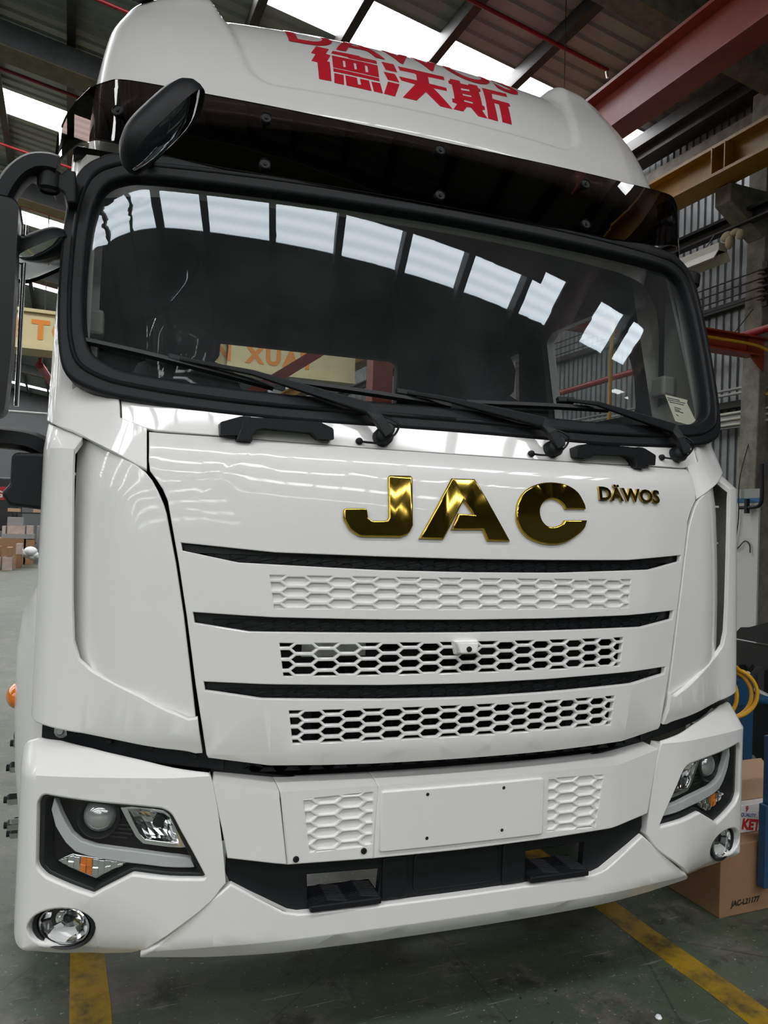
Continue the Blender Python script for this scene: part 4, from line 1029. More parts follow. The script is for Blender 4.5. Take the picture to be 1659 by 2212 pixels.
MB().box(-1.22, 1.22, .62, 2.1, 2.80, 2.83).build('headliner', M['charcoal'], T)
MB().box(-1.2, 1.2, .3, 2.1, 1.2, 1.24).build('cab_floor', M['dark'], T)
db = []
for x in frange(-1.17, 1.17, 24):
    yw = winY(x, 1.95); db.append([(x, yw + .02, 1.90), (x, yw + .03, 1.955), (x, yw + .15, 1.975), (x, .62, 1.985), (x, .74, 1.965), (x, .78, 1.90), (x, .80, 1.5)])
dash = MB().grid(db).build('dashboard', mat('dash_plastic', (.022, .028, .034), .6, bump=(200, .3)), T, smooth=40)
MB().ball((-.86, .40, 1.975), .06, .06, .03).build('speaker_cap', M['beige'], dash, smooth=60)
def seat(x, y, wrapped):
    s_ = thing_part('seat', T); m = M['charcoal']
    MB().box(x - .26, x + .26, y - .50, y + .02, 1.44, 1.62).build('seat_cushion', m, s_, bev=.04)
    MB().loft([[(x + sx * w, y + dy + oy, z) for sx, oy in ((-1, -.06), (-.7, -.08), (.7, -.08), (1, -.06), (1, .06), (-1, .06))] for w, dy, z in ((.25, 0, 1.58), (.26, .03, 1.9), (.25, .08, 2.12), (.20, .11, 2.24), (.12, .12, 2.28))]).build('seat_back', m, s_, smooth=50)
    MB().loft([[(x + sx * w, y + .10 + oy, z) for sx, oy in ((-1, -.04), (-.6, -.07), (.6, -.07), (1, -.04), (1, .04), (-1, .04))] for w, z in ((.10, 2.27), (.135, 2.31), (.14, 2.42), (.11, 2.48))]).build('headrest', m, s_, smooth=50)
    if wrapped:
        rnd = random.Random(9); N = 20; rings = []
        for z, r in ((2.02, .22), (2.10, .21), (2.19, .19), (2.28, .165), (2.36, .168), (2.43, .16), (2.49, .12), (2.52, .04)):
            rings.append([(x + (r + rnd.uniform(-.012, .012)) * math.cos(2 * math.pi * k / N), y + .08 + (r * .62 + rnd.uniform(-.012, .012)) * math.sin(2 * math.pi * k / N), z + rnd.uniform(-.008, .008)) for k in range(N)])
        MB().loft(rings).build('plastic_wrap', glass('clear_plastic_wrap', (.80, .80, .79), 1.35, .05), s_, smooth=25)
    return s_
seat(-.78, 1.18, True)
seat(.72, 1.30, False)
sw = MB(); cs = Vector((.72, .86, 2.02)); ax = Vector((0, -.55, .83)).normalized(); a_ = Vector((1, 0, 0)); b_ = ax.cross(a_)
sw.tube([cs + (a_ * math.cos(2 * math.pi * k / 32) + b_ * math.sin(2 * math.pi * k / 32)) * .22 for k in range(33)], .016, 8, False)
sw = sw.build('steering_wheel', M['black_s'], T, smooth=60)
MB().beam(cs - a_ * .21, cs + a_ * .21, .03, .05, ax).lathe([(.07, -.02), (.06, .02), (0, .03)], cs, ax, 16).build('wheel_hub', M['black_s'], sw)
# sheet of paper behind the glass
pp = panel('paper_sheet', [(.978, 2.040), (1.112, 2.026), (1.062, 2.122), (1.068, 2.135), (.946, 2.143)], winM(.012), M['paper'], T, rim=.0004, th=.0008, steps=1, us=(1.0, 1.05))
for k, (x0, x1, z) in enumerate(((.955, 1.02, 2.130), (.955, 1.05, 2.122), (.962, 1.04, 2.114), (.985, 1.02, 2.095), (.985, 1.01, 2.088), (.985, 1.03, 2.081), (.988, 1.0, 2.066))):
    panel('text_line', [(x0, z), (x1, z - .004), (x1, z - .001), (x0, z + .003)], winM(.0112), M['ink'], pp, rim=.0002, th=.0004, steps=1)

# ------------------------------------------------------------------ mudguard, wheel, marker, chassis
for fx in (True, False):
    rows_ = []
    for y in [.44, .45, .47, .50, .54, .60] + frange(.66, 2.1, 20):
        f = -3.2 + 4.2 * (min(1, max(0, (y - .44) / .26))) ** .35; r = []
        for x, z in ((1.10, 1.42), (1.24, 1.40), (1.29, 1.35), (1.325, 1.26), (1.338, 1.15), (1.338, .95), (1.328, .75), (1.31, .60)):
            arch = .56
            zz = max(z, .48 + math.sqrt(max(0, arch ** 2 - (y - 1.52) ** 2)) if abs(y - 1.52) < arch else z)
            r.append((1.10 + (x - 1.10) * (.86 + .14 * f), y, min(zz, 1.41) if z < 1.4 else z))
        rows_.append(r)
    mg = MB().grid(rows_).build('mudguard', M['white'], T, smooth=50, flipx=fx)
    MB().ball((1.322, .72, .985), .042, .065, .045).build('marker_lamp', M['amber'], mg, smooth=60, flipx=fx)
    # wheel
    c = (0, 1.52, .455)
    wt = thing_part('front_wheel', T)
    MB().lathe([(.27, 1.30), (.29, 1.315), (.36, 1.325), (.43, 1.30), (.45, 1.24), (.455, 1.15), (.45, 1.06), (.40, 1.02)], c, (1, 0, 0), 40, False).build('tyre', M['rubber'], wt, smooth=40, flipx=fx)
    MB().lathe([(.275, 1.305), (.255, 1.30), (.24, 1.26), (.22, 1.30), (.23, 1.338), (.14, 1.34), (.12, 1.35), (.09, 1.36), (0, 1.365)], c, (1, 0, 0), 36, False).build('rim', M['steel'], wt, smooth=35, flipx=fx)
    for k in range(10):
        t = 2 * math.pi * k / 10
        nb = MB().lathe([(.025, 1.335), (.025, 1.405), (.020, 1.412), (0, 1.412)], (0, 1.52 + .2 * math.cos(t), .435 + .2 * math.sin(t)), (1, 0, 0), 6).build('wheel_nut', M['chrome'], wt, flipx=fx)
        MB().lathe([(.015, 1.41), (.015, 1.425), (0, 1.427)], (0, 1.52 + .2 * math.cos(t), .435 + .2 * math.sin(t)), (1, 0, 0), 10).build('stud', M['black_s'], nb, flipx=fx)
    MB().box(.36, .44, .2, 5.5, .62, .86).build('chassis_rail', M['black_s'], T, flipx=fx)
MB().box(-.36, .36, .7, 1.6, .55, 1.15).build('engine_block', M['dark'], T)
MB().box(-1.0, 1.0, 1.46, 1.58, .40, .52).build('front_axle', M['dark'], T)
MB().box(-1.0, 1.0, .42, .46, .90, 1.0).build('cross_beam', M['dark'], T)
# ------------------------------------------------------------------ steelwork and services around the truck
rb = bthing('red_girder', 'heavy red steel I-beam running overhead at upper right', 'beam', (3.2, 2, 5.15))
MB().box(3.185, 3.215, -2.7, 8.2, 5.17, 5.54).build('web', M['redsteel'], rb)
MB().box(3.08, 3.32, -2.7, 8.2, 5.53, 5.56).build('top_flange', M['redsteel'], rb)
MB().box(3.08, 3.32, -2.7, 8.2, 5.14, 5.17).build('bottom_flange', M['redsteel'], rb)
for y in (7.6,): MB().box(3.1, 3.3, y, y + .12, 5.54, roof_z(3.2) - .1).build('hanger', M['redsteel'], rb)
MB().beam((3.3, -2.62, roof_z(3.3) - .45), (-7, -2.62, roof_z(-7) - .45), .2, .3).build('cross_member', M['redsteel'], rb)

rn = bthing('crane_runway', 'ochre yellow crane runway beam on the concrete corbel', 'beam', (4.6, 5, 5.17))
MB().box(4.56, 4.59, -4, 20, 5.08, 5.34).build('web', M['crane'], rn)
MB().box(4.43, 4.72, -4, 20, 5.05, 5.08).build('bottom_flange', M['crane'], rn)
MB().box(4.46, 4.69, -4, 20, 5.34, 5.37).build('top_flange', M['crane'], rn)
MB().box(4.55, 4.60, -4, 20, 5.37, 5.42).build('rail', M['purlin'], rn)
for y in (3.40, 3.56, 5.5, 8.3): MB().box(4.44, 4.71, y, y + .012, 5.08, 5.34).build('stiffener', M['crane'], rn)

M['blacksteel'] = mat('black_steel', (.014, .013, .013), .5)
M['pale'] = mat('dusty_white_metal', (.55, .53, .47), .5)
M['tan'] = mat('tan_cloth', (.42, .33, .22), .85, bump=(60, .6))
M['grey'] = mat('grey_metal', (.33, .34, .33), .45, metal=.3)
M['porcelain'] = mat('brown_porcelain', (.20, .13, .10), .3)
M['hose'] = mat('yellow_hose', (.72, .38, .02), .4)
M['blue'] = mat('blue_enamel', (.012, .065, .15), .38, noise=(8, (.02, .05, .10), .3, .6))
M['card'] = mat('brown_cardboard', (.30, .17, .085), .8, noise=(3, (.25, .14, .07), .35, .65))
M['card2'] = mat('pale_cardboard', (.42, .27, .17), .8)
M['whitecard'] = mat('white_cardboard', (.74, .72, .70), .65)
M['redprint'] = mat('red_print', (.55, .02, .02), .6)
M['blueprint'] = mat('blue_print', (.03, .05, .30), .6)
M['blackprint'] = mat('black_print', (.02, .018, .015), .6)
M['wrap'] = mat('cloudy_stretch_film', (.52, .42, .37), .25, coat=.5, noise=(6, (.40, .31, .27), .35, .65))
M['greywrap'] = mat('grey_film', (.27, .26, .265), .3, coat=.4)
M['bag'] = mat('white_plastic_bag', (.80, .82, .84), .35, bump=(30, .8))
M['board'] = mat('peeling_white_board', (.62, .61, .61), .55, noise=(7, (.33, .24, .15), .30, .36, 10))
M['wood'] = mat('raw_wood', (.45, .25, .12), .7, noise=(8, (.33, .17, .08), .35, .65))

ch = bsolo(MB().box(4.86, 4.96, -2, 19, 4.80, 4.83).box(4.94, 4.96, -2, 19, 4.70, 4.80).box(4.86, 4.96, -2, 19, 4.69, 4.71), 'trolley_rail', M['blacksteel'], 'black steel channel rail running below the yellow crane beams', 'rail')
lf = bthing('strip_light', 'long pale strip light fitting below the black rail', 'light', (4.7, 4.2, 4.36))
MB().box(4.66, 4.76, 3.66, 5.2, 4.42, 4.50).build('housing', M['pale'], lf, bev=.006)
MB().prism([(4.60, 4.34), (4.66, 4.43), (4.76, 4.43), (4.82, 4.34), (4.815, 4.335), (4.757, 4.42), (4.663, 4.42), (4.605, 4.335)], (0, 3.66, 0), (1, 0, 0), (0, 0, 1), (0, 1, 0), 1.54).build('reflector', M['pale'], lf)
MB().tube([(4.71, 3.70, 4.385), (4.71, 5.16, 4.385)], .014, 10).build('tube_lamp', M['pale'], lf, smooth=60)
for y in (3.9, 5.0): MB().tube([(4.71, y, 4.50), (4.84, y, 4.68)], .006, 6).build('hanger', M['blacksteel'], lf)
tl = MB(); rnd = random.Random(4)
for (x, y, z, a, b, c) in ((4.70, 3.60, 4.54, .035, .07, .05), (4.70, 3.50, 4.55, .03, .06, .035), (4.69, 3.56, 4.47, .03, .045, .07), (4.70, 3.44, 4.51, .028, .045, .05)): tl.ball((x, y, z), a, b, c, 12, 8)
bsolo(tl, 'work_glove', M['tan'], 'tan work glove stuck on the end of the strip light', 'glove', smooth=60)

ins = bthing('insulator_rack', 'rack of four brown insulators on the concrete column', 'insulator', (5.0, 3.5, 3.9))
MB().box(5.02, 5.05, 3.40, 3.46, 3.86, 4.30).build('rack_bar', M['purlin'], ins)
for k in range(4):
    z = 4.20 - k * .085
    MB().lathe([(.02, -.03), (.036, -.025), (.036, -.012), (.022, -.006), (.022, .006), (.036, .012), (.036, .025), (.02, .03)], (4.99, 3.44, z), (0, 0, 1), 14).build('insulator', M['porcelain'], ins, smooth=40)
    nm = ('topmost', 'second', 'third', 'lowest')[k]
    bsolo(MB().tube([(4.955, 20, z - .06), (4.955, 9, z - .03), (4.955, 3.44, z), (4.955, -3, z + .02)], .007, 6), 'power_wire', M['blacksteel'], nm + ' of the four dark wires strung over the column insulators', 'wire', 'wires on the insulators')
bsolo(MB().tube([(4.96, 3.50, 3.84), (5.15, 3.9, 3.72), (5.25, 4.25, 3.58)], .005, 6), 'stay_wire', M['blacksteel'], 'thin slanting wire below the insulator rack', 'wire')

jb = bthing('jib_arm', 'orange red steel jib arm fixed across the column', 'jib', (5.1, 3.7, 3.4))
MB().box(2.2, 5.10, 3.53, 3.55, 3.40, 3.56).build('web', M['orange'], jb)
MB().box(2.2, 5.16, 3.46, 3.62, 3.555, 3.57).build('top_flange', M['orange'], jb)
MB().box(2.2, 5.02, 3.46, 3.62, 3.385, 3.40).build('bottom_flange', M['orange'], jb)
MB().prism([(4.92, 3.40), (5.12, 3.24), (5.12, 3.56), (4.92, 3.56)], (0, 3.50, 0), (1, 0, 0), (0, 0, 1), (0, 1, 0), .02).build('gusset', M['orange'], jb)
MB().tube(crom([(2.4, 3.44, 3.50), (3.4, 3.44, 3.48), (4.3, 3.44, 3.475), (4.85, 3.43, 3.47), (5.04, 3.40, 3.43), (5.10, 3.32, 3.33), (5.11, 3.26, 3.15), (5.10, 3.26, 3.02), (5.06, 3.30, 2.97), (5.0, 3.36, 3.0)], 6), .016, 8).build('hose', M['hose'], jb, smooth=60)
bsolo(MB().tube([(3.19, 3.38, 3.46), (3.18, 3.38, 3.2), (3.17, 3.38, .0)], .017, 8), 'drop_hose', M['hose'], 'yellow hose hanging straight down outside the door window', 'hose', smooth=60)
bsolo(MB().tube([(5.0, -3, 3.66), (5.0, 3.35, 3.625), (5.0, 3.82, 3.613), (5.0, 5.12, 3.536), (5.0, 6.77, 3.49), (5.0, 14, 3.3)], .038, 14), 'red_pipe', M['red'], 'bright red pipe rising past the jib arm along the wall', 'pipe', smooth=60)
for k, z in enumerate((3.15, 3.09)):
    bsolo(MB().tube([(5.22 - k * .04, -1, z - .03 * k), (5.22 - k * .04, 3.5, z), (5.22 - k * .04, 14, z - .05)], .016, 10), 'conduit', M['grey'], ('upper', 'lower')[k] + ' of two thin grey conduits along the wall', 'conduit', 'conduits on the wall', smooth=60)
ct = bthing('cable_tray', 'grey metal cable tray along the corrugated wall', 'cable tray', (5.2, 4, 2.76))
MB().box(5.20, 5.24, -1, 3.72, 2.76, 2.93).box(5.20, 5.24, 3.76, 14, 2.74, 2.91).build('tray_back', M['grey'], ct)
for z in (2.90, 2.84, 2.78): MB().tube([(5.18, -1, z), (5.18, 14, z - .03)], .014, 8).build('tray_rib', M['pale'], ct, smooth=60)
MB().box(5.15, 5.2, 3.72, 3.745, 2.74, 2.95).build('tray_clamp', M['pale'], ct)
bd = bthing('notice_board', 'peeling white board leaning at the foot of the column', 'board', (4.98, 3.6, 0))
MB().box(4.97, 4.99, 3.38, 3.80, .0, 1.95).build('sheet', M['board'], bd)
MB().box(4.965, 4.995, 3.37, 3.80, 1.99, 2.08).build('grey_strip', M['grey'], bd)
MB().box(4.96, 4.995, 3.37, 3.80, 1.95, 1.99).build('blue_strip', mat('blue_strip_paint', (.03, .16, .33), .5), bd)
hk = bthing('tube_bracket', 'black tubular bracket bolted on the concrete column', 'bracket', (4.95, 3.3, 1.9))
MB().prism(fillet([(3.24, 2.22), (3.39, 2.22), (3.39, 2.30), (3.36, 2.34), (3.27, 2.34), (3.24, 2.30)], .008, 2), (4.985, 0, 0), (0, 1, 0), (0, 0, 1), (1, 0, 0), .012).build('plate', M['black_s'], hk)
MB().tube(crom([(4.92, 3.315, 2.31), (4.92, 3.31, 2.15), (4.92, 3.305, 2.0), (4.92, 3.32, 1.93), (4.92, 3.38, 1.90), (4.92, 3.56, 1.895)], 5), .018, 10).build('tube', M['black_s'], hk, smooth=60)
MB().box(4.90, 4.94, 3.46, 3.49, 1.84, 1.98).build('clamp', M['black_s'], hk)
bsolo(MB().tube(crom([(5.15, 3.62, 2.74), (4.955, 3.60, 2.2), (4.95, 3.60, 1.8), (4.95, 3.63, 1.52), (4.95, 3.60, 1.50), (4.95, 3.52, 1.57), (4.95, 3.46, 1.54), (4.95, 3.45, 1.46)], 5), .006, 6), 'hanging_cable', M['blacksteel'], 'thin black cable dangling in front of the white board', 'cable', smooth=60)

# another chassis, stand, hoses, cartons on the right
sc2 = bthing('spare_chassis', 'black bare truck chassis standing beyond the hoses', 'chassis', (3.2, 1.5, 0))
MB().prism([(1.05, .72), (2.6, .72), (2.6, .90), (1.05, .90)], (3.05, 0, 0), (0, 1, 0), (0, 0, 1), (1, 0, 0), .09).build('frame_rail', M['blacksteel'], sc2)
MB().prism([(1.2, .92), (1.88, .92), (1.80, 1.0), (1.73, 1.01), (1.2, 1.20)], (3.06, 0, 0), (0, 1, 0), (0, 0, 1), (1, 0, 0), .05).build('bracket', M['blacksteel'], sc2)
MB().lathe([(.24, -.14), (.40, -.15), (.46, -.12), (.475, -.04), (.475, .04), (.46, .12), (.40, .15), (.24, .14)], (3.28, 1.36, .475), (1, .35, 0), 36, False).build('tyre', M['rubber'], sc2, smooth=35)
tr_ = MB()
for k in range(36):
    t = 2 * math.pi * k / 36; ax = Vector((1, .35, 0)).normalized(); o_ = ax.orthogonal().normalized(); p_ = ax.cross(o_); r = o_ * math.cos(t) + p_ * math.sin(t); tg = p_ * math.cos(t) - o_ * math.sin(t)
    for w in (-.09, -.03, .03, .09): tr_.obox(Vector((3.28, 1.36, .475)) + r * .475 + ax * w + tg * (.012 if abs(w) > .05 else -.012), r * .010, tg * .026, ax * .024)
tr_.build('tread', M['rubber'], sc2)
MB().tube([(3.3, 1.3, .475), (2.95, 2.4, .475)], .07, 12).build('axle', M['blacksteel'], sc2, smooth=60)
for y in (1.55, 1.75, 1.95, 2.2): MB().box(3.0, 3.07, y, y + .05, .55, .76).build('hanger', M['blacksteel'], sc2)
MB().tube([(3.0, 2.0, .70), (3.0, 1.5, .60)], .015, 8).build('brake_line', M['grey'], sc2)

bs = bthing('blue_stand', 'blue steel stand holding the yellow hoses', 'stand', (2.45, 1.2, 0))
MB().tube([(2.45, 1.21, .80), (2.2, 1.10, .93), (1.90, 1.0, .975), (1.90, .82, .975)], .014, 8).build('hook_arm', M['blue'], bs, smooth=60)
MB().box(2.41, 2.49, 1.17, 1.25, 0, .82).build('post', M['blue'], bs, bev=.004)
MB().box(2.30, 2.62, 1.0, 1.42, 0, .03).build('foot', M['blue'], bs, bev=.004)
MB().tube([(2.45, 1.2, .70), (2.70, 1.14, .655), (3.0, 1.08, .60)], .026, 12).build('cross_tube', M['blue'], bs, smooth=60)
MB().box(2.36, 2.42, 1.16, 1.22, .66, .80).build('hook_plate', M['blue'], bs)
for k, (dx, dz, r) in enumerate(((0, 0, .118), (-.004, -.012, .112), (-.12, -.02, .075))):
    cx, cz = 2.055 + dx * .3, .80 + dz
    lab = ('outermost', 'middle', 'innermost')[k] + ' yellow hose loop hanging behind the bumper corner'
    pts = [(cx - .10, .88 + .028 * k, 1.0)] + [(cx + r * math.sin(t) - .02, .85 + .028 * k + .08 * (1 - math.sin(max(0, t))), cz + .13 * math.cos(t)) for t in frange(.35, 2.75, 12)] + [(cx - .10, .98, .62 + dz)]
    bsolo(MB().tube(crom(pts, 4), .0105, 10), 'air_hose', M['hose'], lab, 'hose', 'yellow hose loops', smooth=60)

rk = bthing('blue_rack', 'blue steel rack post at the right edge in front of the cartons', 'rack', (2.4, .34, 0))
MB().box(1.63, 1.70, .325, .365, .12, .47).build('post', M['blue'], rk, bev=.004)
MB().box(1.645, 1.70, .33, .36, .47, .76).build('upper_post', M['blue'], rk, bev=.004)
MB().box(1.70, 2.42, .33, .36, .40, .45).build('cross_bar', M['blue'], rk, bev=.004)
MB().box(2.42, 2.48, .315, .375, 0, 1.0).build('leg', M['blue'], rk, bev=.004)
MB().box(2.35, 2.55, .2, .5, 0, .03).build('foot', M['blue'], rk, bev=.004)

def carton(name, label, x0, x1, y0, y1, z0, z1, m, group=None, rot=0.0, seam=True):
    c = bthing(name, label, 'box', (x0, y0, z0), group)
    MB().box(x0, x1, y0, y1, z0, z1).build('carton_body', m, c, bev=.004)
    if seam: MB().box(x0 + .002, x1 - .002, (y0 + y1) / 2 - .025, (y0 + y1) / 2 + .025, z1, z1 + .0015).build('tape', M['card2'], c)
    if rot: c.rotation_euler.z = ANG + rot
    return c
b1 = carton('parts_carton', 'large brown carton printed JAC-L21177 under the bumper corner', 1.44, 1.86, .38, .86, 0, .30, M['card'])
letters('JAC-L21177', .032, (1.582, .38, .042), (1, 0, 0), (.18, 0, 1), .002, .0013).build('print', M['blackprint'], b1)
b2 = carton('printed_carton', 'white carton with red print lying on the large brown carton', 1.60, 1.87, .46, .78, .302, .425, M['whitecard'], None, 0.0, False)
letters('KET', .062, (1.690, .46, .315), (.985, 0, -.17), (.17, 0, .985), .002, .003).build('print', M['redprint'], b2)
letters('QUALITY', .022, (1.675, .46, .372), (.985, 0, -.17), (.17, 0, .985), .002, .0003).build('print', M['blueprint'], b2)
letters('9', .034, (1.665, .46, .396), (.985, 0, -.17), (.17, 0, .985), .002, .001).build('print', M['redprint'], b2)
ar = [(-.006, 0), (.006, 0), (.006, .03), (.014, .03), (0, .05), (-.014, .03), (-.006, .03)]
MB().prism(ar, (1.745, .4585, .352), (.985, 0, -.12), (.12, 0, .985), (0, -1, 0), .0015).build('arrow', M['redprint'], b2)
b3 = bthing('open_carton', 'pale open carton with folded flaps on top of the white carton', 'box', (1.62, .50, .427))
MB().box(1.60, 1.86, .50, .76, .427, .52).build('carton_body', M['card2'], b3, bev=.004)
MB().add([(1.62, .50, .52), (1.88, .50, .52), (1.86, .56, .585), (1.64, .56, .585)], [(0, 1, 2, 3)]).build('flap', M['card2'], b3)
MB().add([(1.62, .76, .52), (1.88, .76, .52), (1.86, .72, .60), (1.64, .72, .60)], [(0, 1, 2, 3)]).build('flap', M['card2'], b3)
bsolo(MB().add([(-.005, -.17, .012), (.12, -.05, .012), (.125, -.065, .012), (.02, -.21, .012), (-.005, -.17, .04), (.12, -.05, .04), (.125, -.065, .04), (.02, -.21, .04)],
               [(0, 1, 2, 3), (4, 5, 6, 7), (0, 1, 5, 4), (1, 2, 6, 5), (2, 3, 7, 6), (3, 0, 4, 7)]), 'wood_offcut', M['wood'], 'offcut of raw wood at the bottom edge of the floor', 'wood')
bsolo(MB().lathe([(.010, 0), (.012, .004), (.008, .010), (0, .011)], (.72, -.06, .0015), (0, 0, 1), 8), 'bottle_top', M['bag'], 'tiny white plastic bottle top lying on the dark floor', 'bottle top')

# ------------------------------------------------------------------ overhead services
def pipe(y, xa, xb_, lab, drop=.28, head=True):
    p = bthing('sprinkler_pipe', lab, 'pipe', ((xa + xb_) / 2, y, roof_z((xa + xb_) / 2) - drop), 'red sprinkler pipes under the roof')
    MB().tube([(xa, y, roof_z(xa) - drop), (xb_, y, roof_z(xb_) - drop)], .022, 10).build('pipe', M['red'], p, smooth=60)
    if head:
        MB().tube([(xa - .02, y, roof_z(xa) - drop), (xa, y, roof_z(xa) - drop - .08)], .014, 8).build('sprinkler_head', M['steel'], p)
pipe(4.48, 3.9, -7, 'red sprinkler pipe ending in a head above the truck roof')
pipe(6.9, .2, -7, 'red sprinkler pipe just above the roof marker lamp')
pipe(9.18, -.2, -7, 'red sprinkler pipe crossing above the first left skylight')
pipe(11.55, 3, -7, 'red sprinkler pipe just below the first left skylight')
pipe(14.04, 3, -7, 'red sprinkler pipe just above the second left skylight')
pipe(16.6, 3, -7, 'red sprinkler pipe just below the second left skylight')
pipe(19.2, 3, -7, 'red sprinkler pipe between the second and third left skylights')
pipe(25.5, 3, -7, 'red sprinkler pipe far back above the cream crane beam')
bsolo(MB().tube([(3.02, 4.0, 7.2), (3.04, 4.0, 5.0)], .004, 6), 'hanging_wire', M['blacksteel'], 'thin black wire hanging from the roof behind the truck roof', 'wire')

cr = bthing('crane_bridge', 'cream overhead crane beam with orange letters behind the cab', 'crane', (0, 13.3, 4.6))
MB().box(-7.5, 4.38, 13.3, 13.9, 4.66, 5.25).build('girder', M['cream'], cr)
MB().box(-7.5, 4.38, 13.24, 13.96, 5.25, 5.31).build('top_flange', M['cream'], cr)
MB().box(-7.5, 4.38, 13.24, 13.96, 4.58, 4.66).build('bottom_flange', M['cream'], cr)
for body, x in (('I', -2.09), ('T', -1.745), ('O', -1.36)):
    letters(body, .47, (x, 13.295, 4.79), (1, 0, 0), (0, 0, 1), .003, .022).build('crane_letter', M['orangetext'], cr)
for body, x in (('N', 1.57), ('X', 2.22), ('U', 2.60), ('A', 2.97), ('T', 3.32)):
    letters(body, .45, (x, 13.295, 4.80), (1, 0, 0), (0, 0, 1), .003, .022).build('crane_letter', M['orangetext'], cr)
ry = bthing('red_brace', 'red steel post with a slanting brace seen through the rear window', 'post', (2.06, 6, 0))
MB().box(1.95, 2.19, 5.95, 6.15, 0, 3.62).build('post', M['redsteel'], ry)
MB().beam((.55, 6.0, 2.92), (1.75, 6.0, 3.78), .08, .11).build('brace', M['redsteel'], ry)
MB().beam((2.06, 6.05, 3.62), (-.6, 6.05, 3.62 + .9), .12, .14).build('top_rail', M['redsteel'], ry)
sr = bthing('storage_rack', 'dark storage rack far back behind the stacked goods', 'rack', (-2.4, 27, 0))
for x in (-4.6, -3.0, -1.6): MB().box(x, x + .08, 27, 28, 0, 1.62).build('upright', M['blacksteel'], sr)
for z in (.55, 1.57): MB().box(-4.6, -1.5, 27, 28, z, z + .05).build('shelf', M['blacksteel'], sr)
ra = bthing('red_boom', 'red lattice boom sloping down beside the left mirror', 'boom', (-1.6, 12, 4.0))
MB().tube([(-1.76, 14, 4.42), (-1.37, 17, 4.25)], .075, 8).build('boom_tube', M['red'], ra)
MB().tube([(-1.37, 17, 4.25), (-.98, 20, 4.07)], .06, 8).build('boom_tube', M['red'], ra)
for y in (14.3, 19.5): MB().tube([(-1.76 + .13 * (y - 14), y, 4.4 - .058 * (y - 14)), (-1.76 + .13 * (y - 14), y, roof_z(-1.5) - .1)], .010, 6).build('hanger_rod', M['blacksteel'], ra)
for k in range(10):
    f = k / 9; MB().obox((-1.76 + .78 * f, 14 + 6 * f, 4.50 - .35 * f), (.03, 0, 0), (0, .03, 0), (0, 0, .06)).build('boom_clip', M['red'], ra)
bsolo(MB().tube([(-7, 21, 4.3), (3, 21, 4.37)], .035, 8), 'tie_bar', M['grey'], 'thin grey tie bar crossing behind the red boom', 'bar')

# ------------------------------------------------------------------ goods stacked at the far left
TOPS = {}
def far_box(key, px0, px1, py0, py1, y, m, label, depth=.8, on_=None):
    """A carton whose front face fills the given place at distance y; on_ names what it stands on (None: the floor)."""
    v0, v1 = BR.inverted() @ ray(px0, py1), BR.inverted() @ ray(px1, py0); c0 = BR.inverted() @ CAM
    t0, t1 = (y - c0.y) / v0.y, (y - c0.y) / v1.y; a, b = c0 + v0 * t0, c0 + v1 * t1
    z0 = 0 if on_ is None else (on_ if isinstance(on_, float) else TOPS[on_]) + .003
    TOPS[key] = max(b.z, z0 + .12)
    return carton('packed_carton', label, a.x + .012, b.x - .012, y, y + depth, z0, TOPS[key], m, 'goods stacked far behind the truck', 0.0, False)
far_box('w0', -16, 2.5, 1204, 1231, 21.4, M['wrap'], 'film-wrapped carton at the far left frame edge on the floor')
far_box('w1', 3, 28, 1204, 1231, 21.4, M['wrap'], 'film-wrapped carton on the floor at the front of the far stack')
far_box('b0', -12, 1.5, 1181, 1204, 21.5, M['card'], 'brown carton at the frame edge on a wrapped carton', .6, 'w0')
far_box('b1', 12.5, 27, 1183, 1204, 21.5, M['card'], 'brown carton standing on the front wrapped carton', .6, 'w1')
far_box('b2', 33, 46, 1198, 1225, 22.4, M['card'], 'small brown carton low beside the front wrapped carton', .7)
far_box('p1', 33, 50, 1175, 1196, 22.45, M['wrap'], 'film-wrapped carton standing on the small brown carton', .6, 'b2')
far_box('c0', -14, 53, 1164, 1205, 24.2, M['card'], 'wide brown crate behind the front cartons', 1.2)
far_box('c1', 54, 74, 1166, 1205, 24.2, M['card'], 'tall brown crate beside the wide brown crate', 1.2)
far_box('g0', 2, 75, 1155, 1164, 24.2, M['greywrap'], 'grey wrapped pallet deck on top of the brown crates', 1.2, 'c0')
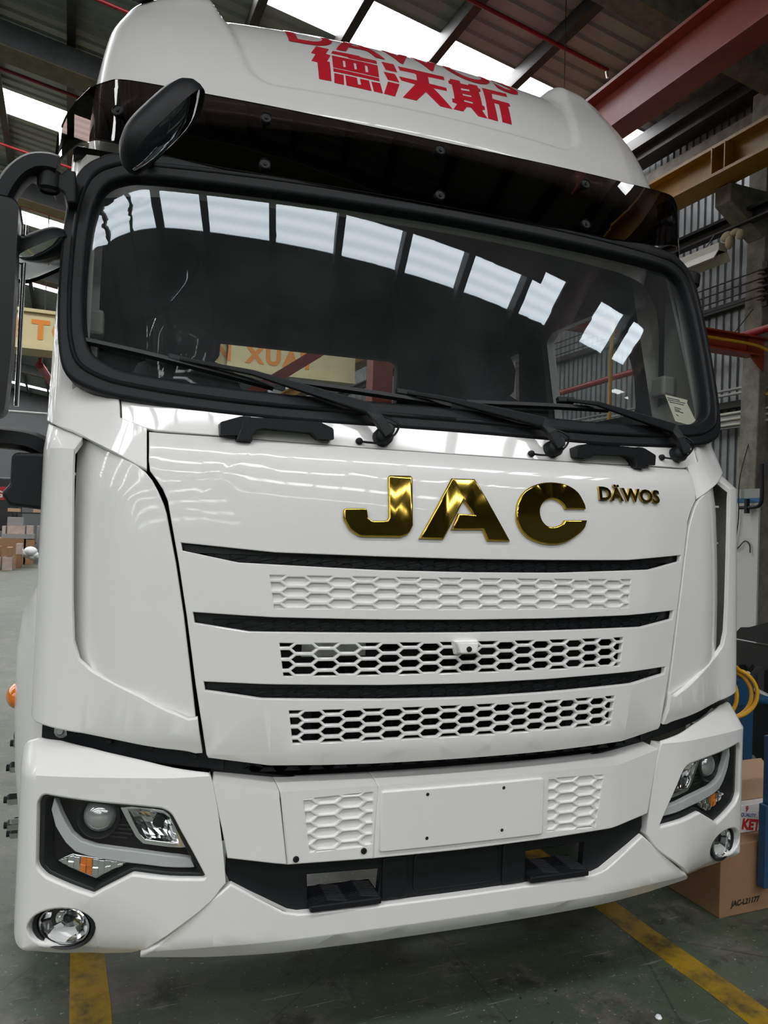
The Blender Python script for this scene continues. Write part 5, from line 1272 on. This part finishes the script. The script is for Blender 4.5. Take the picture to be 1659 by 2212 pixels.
far_box('q0', 3, 13.5, 1136, 1155, 24.3, M['wrap'], 'leftmost film-wrapped carton on the grey pallet deck', .8, 'g0')
far_box('q1', 14, 55, 1136, 1155, 24.3, M['wrap'], 'long film-wrapped carton in the middle of the pallet deck', .8, 'g0')
far_box('q2', 56, 73, 1136, 1155, 24.3, M['wrap'], 'short film-wrapped carton at the right of the pallet deck', .8, 'g0')
far_box('h0', 14.5, 52, 1118, 1136, 24.4, M['greywrap'], 'grey wrapped bundle topmost on the far pallets', .6, 'q1')
far_box('r0', 15, 43, 1105, 1119, 27.1, M['card2'], 'pale carton far back above the grey bundle', .8, 1.62)
far_box('r1', 70, 96, 1107, 1121, 27.1, M['card2'], 'pale carton with red mark far back beside the truck', .8, 1.62)
far_box('d0', 76, 110, 1137, 1203, 25.6, M['greywrap'], 'dark wrapped stack next to the truck corner', 1.0)
bg = MB()
for (px, py, r) in ((58, 1197, .14), (66, 1192, .20), (74, 1199, .14), (61, 1190, .12), (79, 1202, .10), (70, 1203, .12)):
    v = BR.inverted() @ ray(px, py); c0 = BR.inverted() @ CAM; t = (23.2 - c0.y) / v.y; p = c0 + v * t; bg.ball((p.x, p.y, max(p.z, r * .75)), r, r, r * .8, 12, 8)
bsolo(bg, 'plastic_bag', M['bag'], 'crumpled white plastic bags on the floor by the far crates', 'bag', smooth=60)
rt = bthing('red_vehicle', 'dark red vehicle parked far behind the left mirror', 'vehicle', (-4.2, 30, 0))
MB().box(-5.6, -2.9, 30, 33, .9, 2.9).build('body', mat('dark_vehicle', (.012, .013, .016), .4), rt, bev=.06)
MB().box(-5.6, -2.9, 29.97, 30.03, 2.05, 2.55).build('bonnet_band', M['red'], rt)
letters('G 1', .34, (-3.42, 29.96, 2.15), (1, 0, 0), (0, 0, 1), .004, .01).build('mark', M['pale'], rt)
for x in (-5.2, -3.3): MB().lathe([(.25, -.12), (.45, -.12), (.45, .12), (.25, .12)], (x, 30.6, .45), (1, 0, 0), 20).build('wheel', M['rubber'], rt)
